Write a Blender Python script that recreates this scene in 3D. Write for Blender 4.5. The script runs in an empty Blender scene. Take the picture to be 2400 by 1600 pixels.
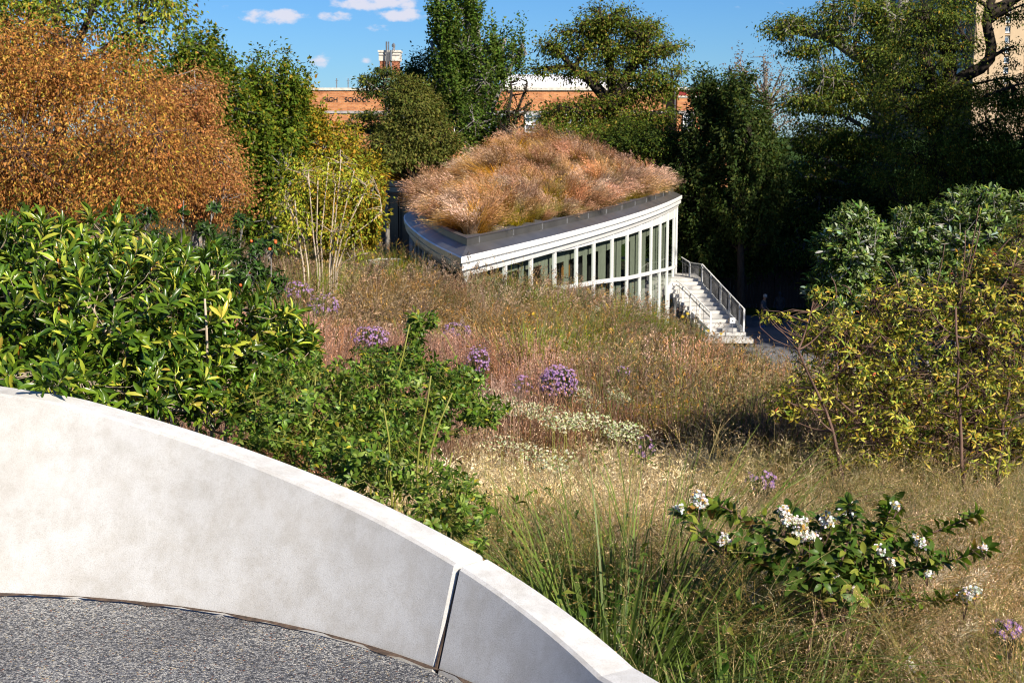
import bpy, math, random
import numpy as np
from mathutils import Vector
rng = np.random.default_rng(7)
random.seed(7)
C = bpy.context.scene.collection
SC = bpy.context.scene
R = math.radians
PI = math.pi

# ------------------------------------------------------------------ camera
FPX = 3333.0
PITCH = math.atan(500 / FPX)
cam = bpy.data.cameras.new('camera')
co = bpy.data.objects.new('camera', cam)
C.objects.link(co)
cam.sensor_width = 36.0
cam.lens = FPX / 2400 * 36.0
cam.clip_start = 0.1
cam.clip_end = 3000
co.location = (0, 0, 0)
co.rotation_euler = (PI / 2 - PITCH, 0, 0)
cam.dof.use_dof = True
cam.dof.focus_distance = 6.2
cam.dof.aperture_fstop = 15.0
SC.camera = co

# ------------------------------------------------------------------ light
SUN_AZ = R(37)      # to the right of straight behind the camera
SUN_EL = R(33)
S = Vector((math.sin(SUN_AZ) * math.cos(SUN_EL), -math.cos(SUN_AZ) * math.cos(SUN_EL), math.sin(SUN_EL)))
sl = bpy.data.lights.new('sun', 'SUN')
sl.energy = 5.0
sl.angle = R(0.53)
sl.color = (1.0, 0.91, 0.77)
so = bpy.data.objects.new('sun', sl)
so.rotation_euler = (-S).to_track_quat('-Z', 'Y').to_euler()
C.objects.link(so)

W = bpy.data.worlds.new('World')
SC.world = W
W.use_nodes = True
nt = W.node_tree
nt.nodes.clear()
sky = nt.nodes.new('ShaderNodeTexSky')
sky.sky_type = 'NISHITA'
sky.sun_disc = False
sky.sun_elevation = SUN_EL
sky.sun_rotation = PI - SUN_AZ
sky.altitude = 100
sky.air_density = 1.0
sky.dust_density = 0.0
sky.ozone_density = 7.0
bg = nt.nodes.new('ShaderNodeBackground')
bg.inputs[1].default_value = 0.05
wo = nt.nodes.new('ShaderNodeOutputWorld')
tc = nt.nodes.new('ShaderNodeTexCoord')
def wmath(op, a, b=None, c=None):
    n = nt.nodes.new('ShaderNodeMath'); n.operation = op
    for i, v in enumerate((a, b, c)):
        if v is None: continue
        if isinstance(v, (int, float)): n.inputs[i].default_value = v
        else: nt.links.new(v, n.inputs[i])
    return n.outputs[0]
sep = nt.nodes.new('ShaderNodeSeparateXYZ')
nt.links.new(tc.outputs['Generated'], sep.inputs[0])
az = wmath('ARCTAN2', sep.outputs[0], sep.outputs[1])
el = wmath('ARCSINE', sep.outputs[2])
comb = nt.nodes.new('ShaderNodeCombineXYZ')
nt.links.new(az, comb.inputs[0]); nt.links.new(wmath('MULTIPLY', el, 1.7), comb.inputs[1])
nz = nt.nodes.new('ShaderNodeTexNoise')
nz.inputs['Scale'].default_value = 75; nz.inputs['Detail'].default_value = 6; nz.inputs['Roughness'].default_value = .58
nt.links.new(comb.outputs[0], nz.inputs[0])
# small fair-weather clouds: centre azimuth, elevation, half sizes (radians), weight
CLOUDS = [(655, 42, 95, 20, 1.25), (795, 41, 46, 14, 1.05), (890, 8, 125, 22, 1.15), (950, 36, 85, 18, 1.1), (885, 68, 40, 12, .5), (760, 145, 32, 20, .9), (865, 143, 18, 11, .75),
          (300, -130, 170, 40, .9), (1500, -160, 200, 45, .9), (-300, -60, 200, 50, .9), (2700, -90, 230, 50, .9), (2000, -420, 300, 70, .9), (500, -420, 260, 60, .9)]
tot = None
for (cx, cy, rx, ry, wgt) in CLOUDS:
    ca = math.atan((cx - 1200) / FPX); ce = -PITCH + math.atan((800 - cy) / FPX)
    dx = wmath('DIVIDE', wmath('SUBTRACT', az, ca), rx / FPX)
    dy = wmath('DIVIDE', wmath('SUBTRACT', el, ce), ry / FPX)
    d = wmath('ADD', wmath('MULTIPLY', dx, dx), wmath('MULTIPLY', dy, dy))
    m = wmath('MULTIPLY', wmath('SUBTRACT', 1.0, wmath('MINIMUM', d, 1.6)), wgt)
    tot = m if tot is None else wmath('MAXIMUM', tot, m)
nf = wmath('MULTIPLY', wmath('SUBTRACT', nz.outputs['Fac'], .5), 3.2)
cl = wmath('ADD', tot, nf)
mr = nt.nodes.new('ShaderNodeMapRange'); mr.interpolation_type = 'SMOOTHSTEP'
mr.inputs[1].default_value = .2; mr.inputs[2].default_value = 1.1; mr.inputs[4].default_value = .9
nt.links.new(cl, mr.inputs[0])
hs = nt.nodes.new('ShaderNodeHueSaturation')
hs.inputs['Saturation'].default_value = 1.06; hs.inputs['Value'].default_value = 1.0
nt.links.new(sky.outputs[0], hs.inputs['Color'])
mx = nt.nodes.new('ShaderNodeMix'); mx.data_type = 'RGBA'
nt.links.new(mr.outputs[0], mx.inputs[0]); nt.links.new(hs.outputs[0], mx.inputs[6])
tm = nt.nodes.new('ShaderNodeMix'); tm.data_type = 'RGBA'; tm.blend_type = 'MULTIPLY'; tm.inputs[0].default_value = 1
tm.inputs[7].default_value = (.66, .95, 1.27, 1)
nt.links.new(hs.outputs[0], tm.inputs[6]); nt.links.new(tm.outputs[2], mx.inputs[6])
mx.inputs[7].default_value = (9.3, 9.2, 10.4, 1)
nt.links.new(mx.outputs[2], bg.inputs[0]); nt.links.new(bg.outputs[0], wo.inputs[0])

SC.view_settings.view_transform = 'Standard'
SC.view_settings.look = 'None'
SC.view_settings.exposure = 0.78
SC.view_settings.gamma = 1.0
SC.view_settings.use_curve_mapping = False
SC.render.engine = 'CYCLES'
SC.cycles.max_bounces = 6
SC.cycles.transparent_max_bounces = 12
SC.cycles.diffuse_bounces = 2
SC.cycles.glossy_bounces = 2
SC.cycles.transmission_bounces = 3
SC.cycles.use_fast_gi = False
SC.cycles.pixel_filter_type = 'BLACKMAN_HARRIS'
SC.cycles.filter_width = 1.05
SC.cycles.use_denoising = True
SC.cycles.denoiser = 'OPENIMAGEDENOISE'
SC.cycles.denoising_input_passes = 'RGB_ALBEDO_NORMAL'
SC.cycles.denoising_prefilter = 'ACCURATE'
SC.cycles.caustics_reflective = False
SC.cycles.caustics_refractive = False

# ------------------------------------------------------------------ maths
def ray(px, py):
    v = -(py - 800) / FPX
    return np.array([(px - 1200) / FPX, math.cos(PITCH) + v * math.sin(PITCH), -math.sin(PITCH) + v * math.cos(PITCH)])
def at(px, py, d):            # the place d metres ahead (world y) seen there
    r = ray(px, py)
    return r * (d / r[1])
def onz(px, py, z):
    r = ray(px, py)
    return r * (z / r[2])
def norm(a):
    return a / np.maximum(np.linalg.norm(a, axis=-1, keepdims=True), 1e-9)
def smooth(t):
    t = np.clip(t, 0, 1)
    return t * t * (3 - 2 * t)

TP = np.array([
 (-8,6,-2.0),(-3,6.5,-2.0),(-1,5.6,-2.1),(0,4.6,-2.25),(1,3,-2.4),(3,3,-2.6),(4,6,-3.0),(-8,12,-2.5),(-3,12,-2.7),(0,9,-2.7),(.5,12.5,-3.15),(2,9,-2.7),(3,9.5,-2.8),(4.2,9,-3.1),(2,12,-3.2),(6,12,-4.6),
 (-8,20,-3.2),(-3,20,-3.3),(2,20,-4.2),(6,20,-6.),(10,20,-8.8),(-8,30,-3.8),(-3,30,-4.),(1,30,-4.6),(4,32,-6.2),(8,34,-8.8),(11,36,-10.6),(-2,37,-4.7),(1.5,42,-5.3),
 (4.5,48,-6.9),(6.5,56,-8.7),(8.5,64,-10.),(11,60,-10.8),(11,50,-10.8),(9.8,64,-10.6),(10,57,-10.2),(-5,50,-5.),(-8,42,-4.6),(-12,40,-4.4),(-20,30,-4.2),(-20,60,-4.7),(14,40,-10.7),(14,30,-10.7),(13,20,-10.3),
 (20,10,-9),(10,5,-5),(6,0,-3),(-10,0,-2.1),(-20,10,-2.6),(14,60,-10.7),(12,72,-10.7),(20,80,-10.7),(30,50,-10.7),(0,80,-10.7),(-10,90,-7),(10,100,-10.7),(0,-8,-2.2),(-12,-12,-2.2),(12,-12,-4),(-30,90,-5.5),(40,20,-10)], float)
def ground(x, y):
    x = np.atleast_1d(np.asarray(x, float)); y = np.atleast_1d(np.asarray(y, float))
    sx = 1.25
    d2 = ((x[:, None] - TP[:, 0]) * sx) ** 2 + (y[:, None] - TP[:, 1]) ** 2
    s = .5 + (np.hypot(x, y)[:, None]) * .10
    w = 1 / (d2 + s ** 2) ** 1.9
    return (w * TP[:, 2]).sum(1) / w.sum(1)

# ------------------------------------------------------------------ materials
def new_mat(name):
    m = bpy.data.materials.new(name); m.use_nodes = True
    m.node_tree.nodes.clear()
    return m, m.node_tree
def nd(t, typ, **kw):
    n = t.nodes.new(typ)
    for k, v in kw.items(): setattr(n, k, v)
    return n
def solid(name, col, rough=.6, metal=0., nscale=6., namt=.15, bump=.0, bscale=60., spec=.5, col2=None, coord='Object', stretch=(1, 1, 1)):
    m, t = new_mat(name)
    out = nd(t, 'ShaderNodeOutputMaterial'); p = nd(t, 'ShaderNodeBsdfPrincipled')
    t.links.new(p.outputs[0], out.inputs[0])
    tcn = nd(t, 'ShaderNodeTexCoord'); mp = nd(t, 'ShaderNodeMapping')
    mp.inputs['Scale'].default_value = stretch
    t.links.new(tcn.outputs[coord], mp.inputs[0])
    n = nd(t, 'ShaderNodeTexNoise'); n.inputs['Scale'].default_value = nscale; n.inputs['Detail'].default_value = 5
    t.links.new(mp.outputs[0], n.inputs[0])
    cr = nd(t, 'ShaderNodeValToRGB')
    c2 = col2 or tuple(c * (1 - namt * 2) for c in col)
    cr.color_ramp.elements[0].color = (*c2, 1); cr.color_ramp.elements[1].color = (*[c * (1 + namt * .5) for c in col], 1)
    cr.color_ramp.elements[0].position = .3; cr.color_ramp.elements[1].position = .68
    t.links.new(n.outputs['Fac'], cr.inputs[0]); t.links.new(cr.outputs[0], p.inputs['Base Color'])
    p.inputs['Roughness'].default_value = rough; p.inputs['Metallic'].default_value = metal
    p.inputs['Specular IOR Level'].default_value = spec
    if bump:
        n2 = nd(t, 'ShaderNodeTexNoise'); n2.inputs['Scale'].default_value = bscale; n2.inputs['Detail'].default_value = 4
        t.links.new(mp.outputs[0], n2.inputs[0])
        b = nd(t, 'ShaderNodeBump'); b.inputs['Strength'].default_value = bump; b.inputs['Distance'].default_value = .01
        t.links.new(n2.outputs['Fac'], b.inputs['Height']); t.links.new(b.outputs[0], p.inputs['Normal'])
    return m
def leaf_mat(name, rough=.5, spec=.3, trans=.3, vary=.25, patch=0., tint=(1, 1, 1), inst=False, tboost=1.6):
    """reads the plant's own colour from the mesh; light comes through the leaf"""
    m, t = new_mat(name)
    out = nd(t, 'ShaderNodeOutputMaterial'); p = nd(t, 'ShaderNodeBsdfPrincipled')
    a = nd(t, 'ShaderNodeAttribute'); a.attribute_name = 'Col'
    h = nd(t, 'ShaderNodeHueSaturation')
    t.links.new(a.outputs['Color'], h.inputs['Color'])
    if inst:
        oi = nd(t, 'ShaderNodeObjectInfo')
        r = oi.outputs['Random']
    else:
        gm = nd(t, 'ShaderNodeNewGeometry'); r = gm.outputs['Random Per Island']
    v = nd(t, 'ShaderNodeMapRange'); v.inputs[3].default_value = 1 - vary; v.inputs[4].default_value = 1 + vary
    t.links.new(r, v.inputs[0])
    val = v.outputs[0]
    if inst:
        f1 = nd(t, 'ShaderNodeMath', operation='MULTIPLY'); f1.inputs[1].default_value = 91.7; t.links.new(r, f1.inputs[0])
        f2 = nd(t, 'ShaderNodeMath', operation='FRACT'); t.links.new(f1.outputs[0], f2.inputs[0])
        sm = nd(t, 'ShaderNodeMapRange'); sm.inputs[3].default_value = .72; sm.inputs[4].default_value = 1.28; t.links.new(f2.outputs[0], sm.inputs[0]); t.links.new(sm.outputs[0], h.inputs['Saturation'])
    if patch:
        g2 = nd(t, 'ShaderNodeNewGeometry'); n = nd(t, 'ShaderNodeTexNoise'); n.inputs['Scale'].default_value = .45
        n.inputs['Detail'].default_value = 2
        t.links.new(g2.outputs['Position'], n.inputs[0])
        v2 = nd(t, 'ShaderNodeMapRange'); v2.inputs[1].default_value = .3; v2.inputs[2].default_value = .7
        v2.inputs[3].default_value = 1 - patch; v2.inputs[4].default_value = 1 + patch
        t.links.new(n.outputs['Fac'], v2.inputs[0])
        mm = nd(t, 'ShaderNodeMath', operation='MULTIPLY'); t.links.new(v.outputs[0], mm.inputs[0]); t.links.new(v2.outputs[0], mm.inputs[1])
        val = mm.outputs[0]
        h2 = nd(t, 'ShaderNodeMapRange'); h2.inputs[1].default_value = .3; h2.inputs[2].default_value = .7
        h2.inputs[3].default_value = .515; h2.inputs[4].default_value = .474
        t.links.new(n.outputs['Color'], h2.inputs[0]); t.links.new(h2.outputs[0], h.inputs['Hue'])
    t.links.new(val, h.inputs['Value'])
    mu = nd(t, 'ShaderNodeMix', data_type='RGBA', blend_type='MULTIPLY'); mu.inputs[0].default_value = 1
    t.links.new(h.outputs[0], mu.inputs[6]); mu.inputs[7].default_value = (*tint, 1)
    t.links.new(mu.outputs[2], p.inputs['Base Color'])
    p.inputs['Roughness'].default_value = rough; p.inputs['Specular IOR Level'].default_value = spec
    tr = nd(t, 'ShaderNodeBsdfTranslucent')
    mu2 = nd(t, 'ShaderNodeMix', data_type='RGBA', blend_type='MULTIPLY'); mu2.inputs[0].default_value = 1
    t.links.new(mu.outputs[2], mu2.inputs[6]); mu2.inputs[7].default_value = (tboost, tboost * .95, tboost * .55, 1)
    t.links.new(mu2.outputs[2], tr.inputs[0])
    mi = nd(t, 'ShaderNodeMixShader'); mi.inputs[0].default_value = trans
    t.links.new(p.outputs[0], mi.inputs[1]); t.links.new(tr.outputs[0], mi.inputs[2]); t.links.new(mi.outputs[0], out.inputs[0])
    return m
def bark(name, c1, c2, sc=9):
    return solid(name, c1, .9, nscale=sc, col2=c2, bump=.5, bscale=40, spec=.1, stretch=(1, 1, .35))

def concrete_mat(name, top=False):
    m, t = new_mat(name)
    out = nd(t, 'ShaderNodeOutputMaterial'); p = nd(t, 'ShaderNodeBsdfPrincipled'); t.links.new(p.outputs[0], out.inputs[0])
    tcn = nd(t, 'ShaderNodeTexCoord')
    def noise(s, d=5, r=.55, src=None):
        n = nd(t, 'ShaderNodeTexNoise'); n.inputs['Scale'].default_value = s; n.inputs['Detail'].default_value = d; n.inputs['Roughness'].default_value = r
        t.links.new(src or tcn.outputs['Object'], n.inputs[0]); return n.outputs['Fac']
    def ramp(f, a, b, p0=.3, p1=.7):
        r = nd(t, 'ShaderNodeValToRGB'); r.color_ramp.elements[0].position = p0; r.color_ramp.elements[1].position = p1
        r.color_ramp.elements[0].color = (*a, 1); r.color_ramp.elements[1].color = (*b, 1); t.links.new(f, r.inputs[0]); return r.outputs[0]
    def mul(a, b, f=1.):
        n = nd(t, 'ShaderNodeMix', data_type='RGBA', blend_type='MULTIPLY'); n.inputs[0].default_value = f
        t.links.new(a, n.inputs[6]); t.links.new(b, n.inputs[7]); return n.outputs[2]
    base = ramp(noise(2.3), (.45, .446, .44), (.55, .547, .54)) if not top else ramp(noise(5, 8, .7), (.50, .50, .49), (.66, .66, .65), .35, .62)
    st = ramp(noise(1.1, 3), (.88, .85, .81), (1, 1, 1), .30, .5)
    c = mul(base, st, .65)
    mo = ramp(noise(14, 6, .65), (.90, .88, .85), (1.03, 1.03, 1.03), .36, .6)
    c = mul(c, mo)
    gr = ramp(noise(330, 2, .5), (.78, .77, .75), (1.05, 1.05, 1.05), .34, .52)
    c = mul(c, gr, .8)
    vo = nd(t, 'ShaderNodeTexVoronoi'); vo.inputs['Scale'].default_value = 85; t.links.new(tcn.outputs['Object'], vo.inputs[0])
    pit = ramp(vo.outputs['Distance'], (.42, .37, .31), (1, 1, 1), .05, .13)
    sel = ramp(noise(42, 2), (0, 0, 0), (1, 1, 1), .54, .6)
    n = nd(t, 'ShaderNodeMix', data_type='RGBA', blend_type='MULTIPLY'); t.links.new(sel, n.inputs[0]); t.links.new(c, n.inputs[6]); t.links.new(pit, n.inputs[7])
    t.links.new(n.outputs[2], p.inputs['Base Color']); p.inputs['Roughness'].default_value = .75; p.inputs['Specular IOR Level'].default_value = .3
    b = nd(t, 'ShaderNodeBump'); b.inputs['Strength'].default_value = .35; b.inputs['Distance'].default_value = .0025
    t.links.new(noise(260, 4, .6), b.inputs['Height']); t.links.new(b.outputs[0], p.inputs['Normal'])
    return m
def aggregate_mat():
    m, t = new_mat('exposed_aggregate')
    out = nd(t, 'ShaderNodeOutputMaterial'); p = nd(t, 'ShaderNodeBsdfPrincipled'); t.links.new(p.outputs[0], out.inputs[0])
    tcn = nd(t, 'ShaderNodeTexCoord')
    dn = nd(t, 'ShaderNodeTexNoise'); dn.inputs['Scale'].default_value = 120; t.links.new(tcn.outputs['Object'], dn.inputs[0])
    ad = nd(t, 'ShaderNodeVectorMath', operation='MULTIPLY_ADD'); t.links.new(dn.outputs['Color'], ad.inputs[0]); ad.inputs[1].default_value = (.006, .006, .006)
    t.links.new(tcn.outputs['Object'], ad.inputs[2])
    vo = nd(t, 'ShaderNodeTexVoronoi'); vo.inputs['Scale'].default_value = 185; t.links.new(ad.outputs[0], vo.inputs[0])
    vo.inputs['Randomness'].default_value = 1.
    sc = nd(t, 'ShaderNodeSeparateColor'); t.links.new(vo.outputs['Color'], sc.inputs[0])
    cr = nd(t, 'ShaderNodeValToRGB'); cr.color_ramp.interpolation = 'CONSTANT'
    els = [(0, (.028, .03, .038)), (.2, (.10, .105, .12)), (.38, (.20, .205, .22)), (.56, (.055, .06, .075)), (.66, (.42, .41, .39)), (.86, (.33, .31, .28)), (.965, (.45, .36, .22)), (.985, (.22, .08, .04))]
    while len(cr.color_ramp.elements) < len(els): cr.color_ramp.elements.new(.5)
    for e, (pp, c) in zip(cr.color_ramp.elements, els): e.position = pp; e.color = (*c, 1)
    t.links.new(sc.outputs[0], cr.inputs[0])
    n = nd(t, 'ShaderNodeTexNoise'); n.inputs['Scale'].default_value = 2.2; n.inputs['Detail'].default_value = 4; t.links.new(tcn.outputs['Object'], n.inputs[0])
    r2 = nd(t, 'ShaderNodeValToRGB'); r2.color_ramp.elements[0].color = (.66, .66, .68, 1); r2.color_ramp.elements[1].color = (1.25, 1.25, 1.22, 1)
    r2.color_ramp.elements[0].position = .35; r2.color_ramp.elements[1].position = .65
    t.links.new(n.outputs['Fac'], r2.inputs[0])
    mu = nd(t, 'ShaderNodeMix', data_type='RGBA', blend_type='MULTIPLY'); mu.inputs[0].default_value = 1
    t.links.new(cr.outputs[0], mu.inputs[6]); t.links.new(r2.outputs[0], mu.inputs[7]); t.links.new(mu.outputs[2], p.inputs['Base Color'])
    p.inputs['Roughness'].default_value = .6
    b = nd(t, 'ShaderNodeBump'); b.inputs['Strength'].default_value = 1.; b.inputs['Distance'].default_value = .006; b.invert = True
    t.links.new(vo.outputs['Distance'], b.inputs['Height']); t.links.new(b.outputs[0], p.inputs['Normal'])
    return m
def glass_mat(name, tint=(.74, .80, .77), refl=.2):
    m, t = new_mat(name)
    out = nd(t, 'ShaderNodeOutputMaterial')
    tr = nd(t, 'ShaderNodeBsdfTransparent'); tr.inputs[0].default_value = (*tint, 1)
    gl = nd(t, 'ShaderNodeBsdfGlossy'); gl.inputs['Roughness'].default_value = .03
    fr = nd(t, 'ShaderNodeLayerWeight'); fr.inputs[0].default_value = .5
    pw = nd(t, 'ShaderNodeMath', operation='POWER'); t.links.new(fr.outputs['Facing'], pw.inputs[0]); pw.inputs[1].default_value = 4.5
    ad = nd(t, 'ShaderNodeMath', operation='MULTIPLY_ADD'); t.links.new(pw.outputs[0], ad.inputs[0]); ad.inputs[1].default_value = .5; ad.inputs[2].default_value = refl * .35
    mi = nd(t, 'ShaderNodeMixShader'); t.links.new(ad.outputs[0], mi.inputs[0]); t.links.new(tr.outputs[0], mi.inputs[1]); t.links.new(gl.outputs[0], mi.inputs[2])
    t.links.new(mi.outputs[0], out.inputs[0])
    return m
def brick_mat(name, c1, c2, mortar):
    m, t = new_mat(name)
    out = nd(t, 'ShaderNodeOutputMaterial'); p = nd(t, 'ShaderNodeBsdfPrincipled'); t.links.new(p.outputs[0], out.inputs[0])
    tcn = nd(t, 'ShaderNodeTexCoord'); mp = nd(t, 'ShaderNodeMapping'); mp.inputs['Rotation'].default_value = (PI / 2, 0, 0)
    t.links.new(tcn.outputs['Object'], mp.inputs[0])
    br = nd(t, 'ShaderNodeTexBrick'); br.inputs['Scale'].default_value = 1; br.inputs['Brick Width'].default_value = .42; br.inputs['Row Height'].default_value = .15
    br.inputs['Mortar Size'].default_value = .012
    br.inputs['Color1'].default_value = (*c1, 1); br.inputs['Color2'].default_value = (*c2, 1); br.inputs['Mortar'].default_value = (*mortar, 1)
    t.links.new(mp.outputs[0], br.inputs[0])
    n = nd(t, 'ShaderNodeTexNoise'); n.inputs['Scale'].default_value = .8; n.inputs['Detail'].default_value = 6; n.inputs['Roughness'].default_value = .7
    mp2 = nd(t, 'ShaderNodeMapping'); mp2.inputs['Scale'].default_value = (1, 1, 2.6); t.links.new(tcn.outputs['Object'], mp2.inputs[0]); t.links.new(mp2.outputs[0], n.inputs[0])
    r2 = nd(t, 'ShaderNodeValToRGB'); r2.color_ramp.elements[0].color = (.66, .55, .5, 1); r2.color_ramp.elements[1].color = (1.12, 1.12, 1.12, 1)
    r2.color_ramp.elements[0].position = .38; r2.color_ramp.elements[1].position = .56
    t.links.new(n.outputs['Fac'], r2.inputs[0])
    mu = nd(t, 'ShaderNodeMix', data_type='RGBA', blend_type='MULTIPLY'); mu.inputs[0].default_value = 1
    t.links.new(br.outputs[0], mu.inputs[6]); t.links.new(r2.outputs[0], mu.inputs[7]); t.links.new(mu.outputs[2], p.inputs['Base Color'])
    p.inputs['Roughness'].default_value = .85
    return m

M = dict(
 concrete=concrete_mat('pale_concrete'), concrete_top=concrete_mat('pale_concrete_top', True), aggregate=aggregate_mat(),
 grout=solid('brown_joint_filler', (.10, .065, .045), .95, nscale=50, namt=.3, bump=.6),
 soil=solid('soil_and_thatch', (.075, .062, .035), 1, nscale=3, col2=(.04, .045, .018), bump=1, bscale=15, spec=.05),
 lawn=solid('lawn_green', (.05, .09, .015), 1, nscale=2, namt=.3, bump=1, bscale=30, spec=.05),
 paving=solid('grey_paving', (.17, .17, .18), .85, nscale=1.5, namt=.25, bump=.3, bscale=20),
 white=solid('white_painted_metal', (.78, .78, .77), .45, nscale=1.2, namt=.03),
 white_rail=solid('white_rail_paint', (.72, .72, .70), .4, nscale=3, namt=.04),
 zinc=solid('weathered_zinc', (.155, .15, .148), .42, .55, nscale=1.1, namt=.12),
 zinc_and_shade=solid('pale_zinc_and_shaded_white', (.40, .40, .41), .35, .75, nscale=.8, namt=.15),
 dark=solid('dark_bronze', (.02, .022, .026), .3, nscale=1, namt=.2),
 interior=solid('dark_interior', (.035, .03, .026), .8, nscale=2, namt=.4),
 amber=solid('amber_timber', (.42, .17, .035), .5, nscale=9, namt=.25, stretch=(6, 6, .6)),
 curtain=solid('pale_green_curtain', (.27, .275, .215), .9, nscale=4, namt=.08),
 glass=glass_mat('window_glass'), dglass=glass_mat('shaded_glass', (.45, .5, .5), .3),
 stone=solid('light_limestone', (.58, .54, .47), .8, nscale=4, namt=.14),
 step=solid('pale_stone_step', (.56, .545, .52), .8, nscale=3, namt=.1),
 ballast=solid('roof_gravel', (.09, .085, .08), 1, nscale=30, namt=.5, bump=1, bscale=25),
 brick=brick_mat('orange_brick', (.50, .205, .075), (.40, .15, .055), (.40, .27, .16)),
 brick_dark=brick_mat('red_brick', (.38, .13, .055), (.30, .10, .045), (.3, .18, .12)),
 roofwhite=solid('white_roof_membrane', (.80, .80, .80), .6, nscale=.3, namt=.04),
 copper=solid('green_copper', (.25, .50, .40), .7, nscale=2, namt=.2),
 red=solid('dark_red_panel', (.30, .01, .02), .5), iron=solid('grey_iron', (.2, .2, .21), .5, .5),
 letter=solid('dark_letters', (.03, .02, .02), .5), band=solid('grey_stone_band', (.36, .33, .32), .8, nscale=3, namt=.2),
 winblue=solid('blue_grey_window', (.13, .18, .24), .12, nscale=.4, namt=.4, spec=.8),
 tan=solid('tan_apartment_panel', (.22, .14, .085), .85, nscale=.5, namt=.06), beige=solid('cream_frame', (.50, .37, .235), .8, nscale=.6, namt=.05),
 fence=solid('dark_red_stained_board', (.055, .022, .014), .8, nscale=6, namt=.3, stretch=(4, 4, .5)), fencecap=solid('grey_shingle', (.07, .065, .06), .9, nscale=5, namt=.3),
 skin=solid('skin', (.42, .22, .14), .55, namt=.03), hair=solid('grey_hair', (.36, .36, .37), .8), shirt=solid('charcoal_shirt', (.085, .09, .11), .85),
 shorts=solid('brown_shorts', (.06, .04, .035), .9), black=solid('black_cloth', (.025, .025, .03), .9), blue=solid('blue_shoe', (.03, .12, .38), .6), whiteshoe=solid('light_shoe', (.5, .5, .52), .6),
 sign=solid('white_sign', (.8, .8, .8), .5, namt=.01), ink=solid('black_mark', (.02, .02, .02), .6),
 bark=bark('grey_brown_bark', (.13, .105, .085), (.05, .04, .03)), bark_dark=bark('dark_bark', (.045, .036, .03), (.02, .016, .013)),
 bark_pale=bark('pale_bark', (.48, .40, .30), (.26, .20, .15)), bark_red=bark('red_brown_bark', (.16, .10, .075), (.06, .035, .03)), bark_grey=bark('silver_bark', (.26, .24, .22), (.14, .13, .12)),
 leaf=leaf_mat('leaves', .6, .10, .28, .32), leaf_gloss=leaf_mat('glossy_leaves', .30, .38, .20, .30), leaf_dry=leaf_mat('dry_leaves', .75, .05, .30, .34),
 leaf_near=leaf_mat('satin_leaves', .42, .22, .28, .34),
 grass=leaf_mat('grass_blades', .8, .03, .22, .46, .26, inst=True), petal=leaf_mat('petals', .6, .2, .35, .12, tboost=1.1), stem=leaf_mat('plant_stems', .6, .2, .1, .15),
)

# ------------------------------------------------------------------ mesh tools
def tag(o, label=None, cat=None, group=None, kind=None):
    if label: o['label'] = label
    if cat: o['category'] = cat
    if group: o['group'] = group
    if kind: o['kind'] = kind
    return o
def empty(name, loc=(0, 0, 0), label=None, cat=None, group=None):
    o = bpy.data.objects.new(name, None); C.objects.link(o); o.location = tuple(float(v) for v in loc); o.empty_display_size = .2
    return tag(o, label, cat, group)
def mesh_np(name, V, loops, sizes, col=None, smooth_=False):
    me = bpy.data.meshes.new(name)
    V = np.ascontiguousarray(V, np.float32)
    me.vertices.add(len(V)); me.vertices.foreach_set('co', V.ravel())
    me.loops.add(len(loops)); me.loops.foreach_set('vertex_index', np.ascontiguousarray(loops, np.int32))
    me.polygons.add(len(sizes))
    st = np.zeros(len(sizes), np.int32); st[1:] = np.cumsum(sizes)[:-1]
    me.polygons.foreach_set('loop_start', st)
    if smooth_: me.polygons.foreach_set('use_smooth', np.ones(len(sizes), bool))
    me.update(calc_edges=True)
    if col is not None:
        a = me.color_attributes.new('Col', 'FLOAT_COLOR', 'POINT')
        c4 = np.ones((len(V), 4), np.float32); c4[:, :3] = col
        a.data.foreach_set('color', c4.ravel())
    return me
def link(name, me, mats, parent=None, world=None, **tags):
    """mesh coordinates are world metres; a parented mesh is shifted to sit under its parent's base"""
    o = bpy.data.objects.new(name, me); C.objects.link(o)
    for m in (mats if isinstance(mats, (list, tuple)) else [mats]):
        if m.name not in [k.name for k in me.materials if k]: me.materials.append(m)
    if parent is not None:
        o.parent = parent
        if world is None and not parent.get('_at'):
            o.location = -Vector(parent_world(parent))
    if tags: tag(o, **tags)
    return o
def parent_world(p):
    v = Vector(p.location)
    while p.parent: p = p.parent; v = v + Vector(p.location)
    return v
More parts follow.
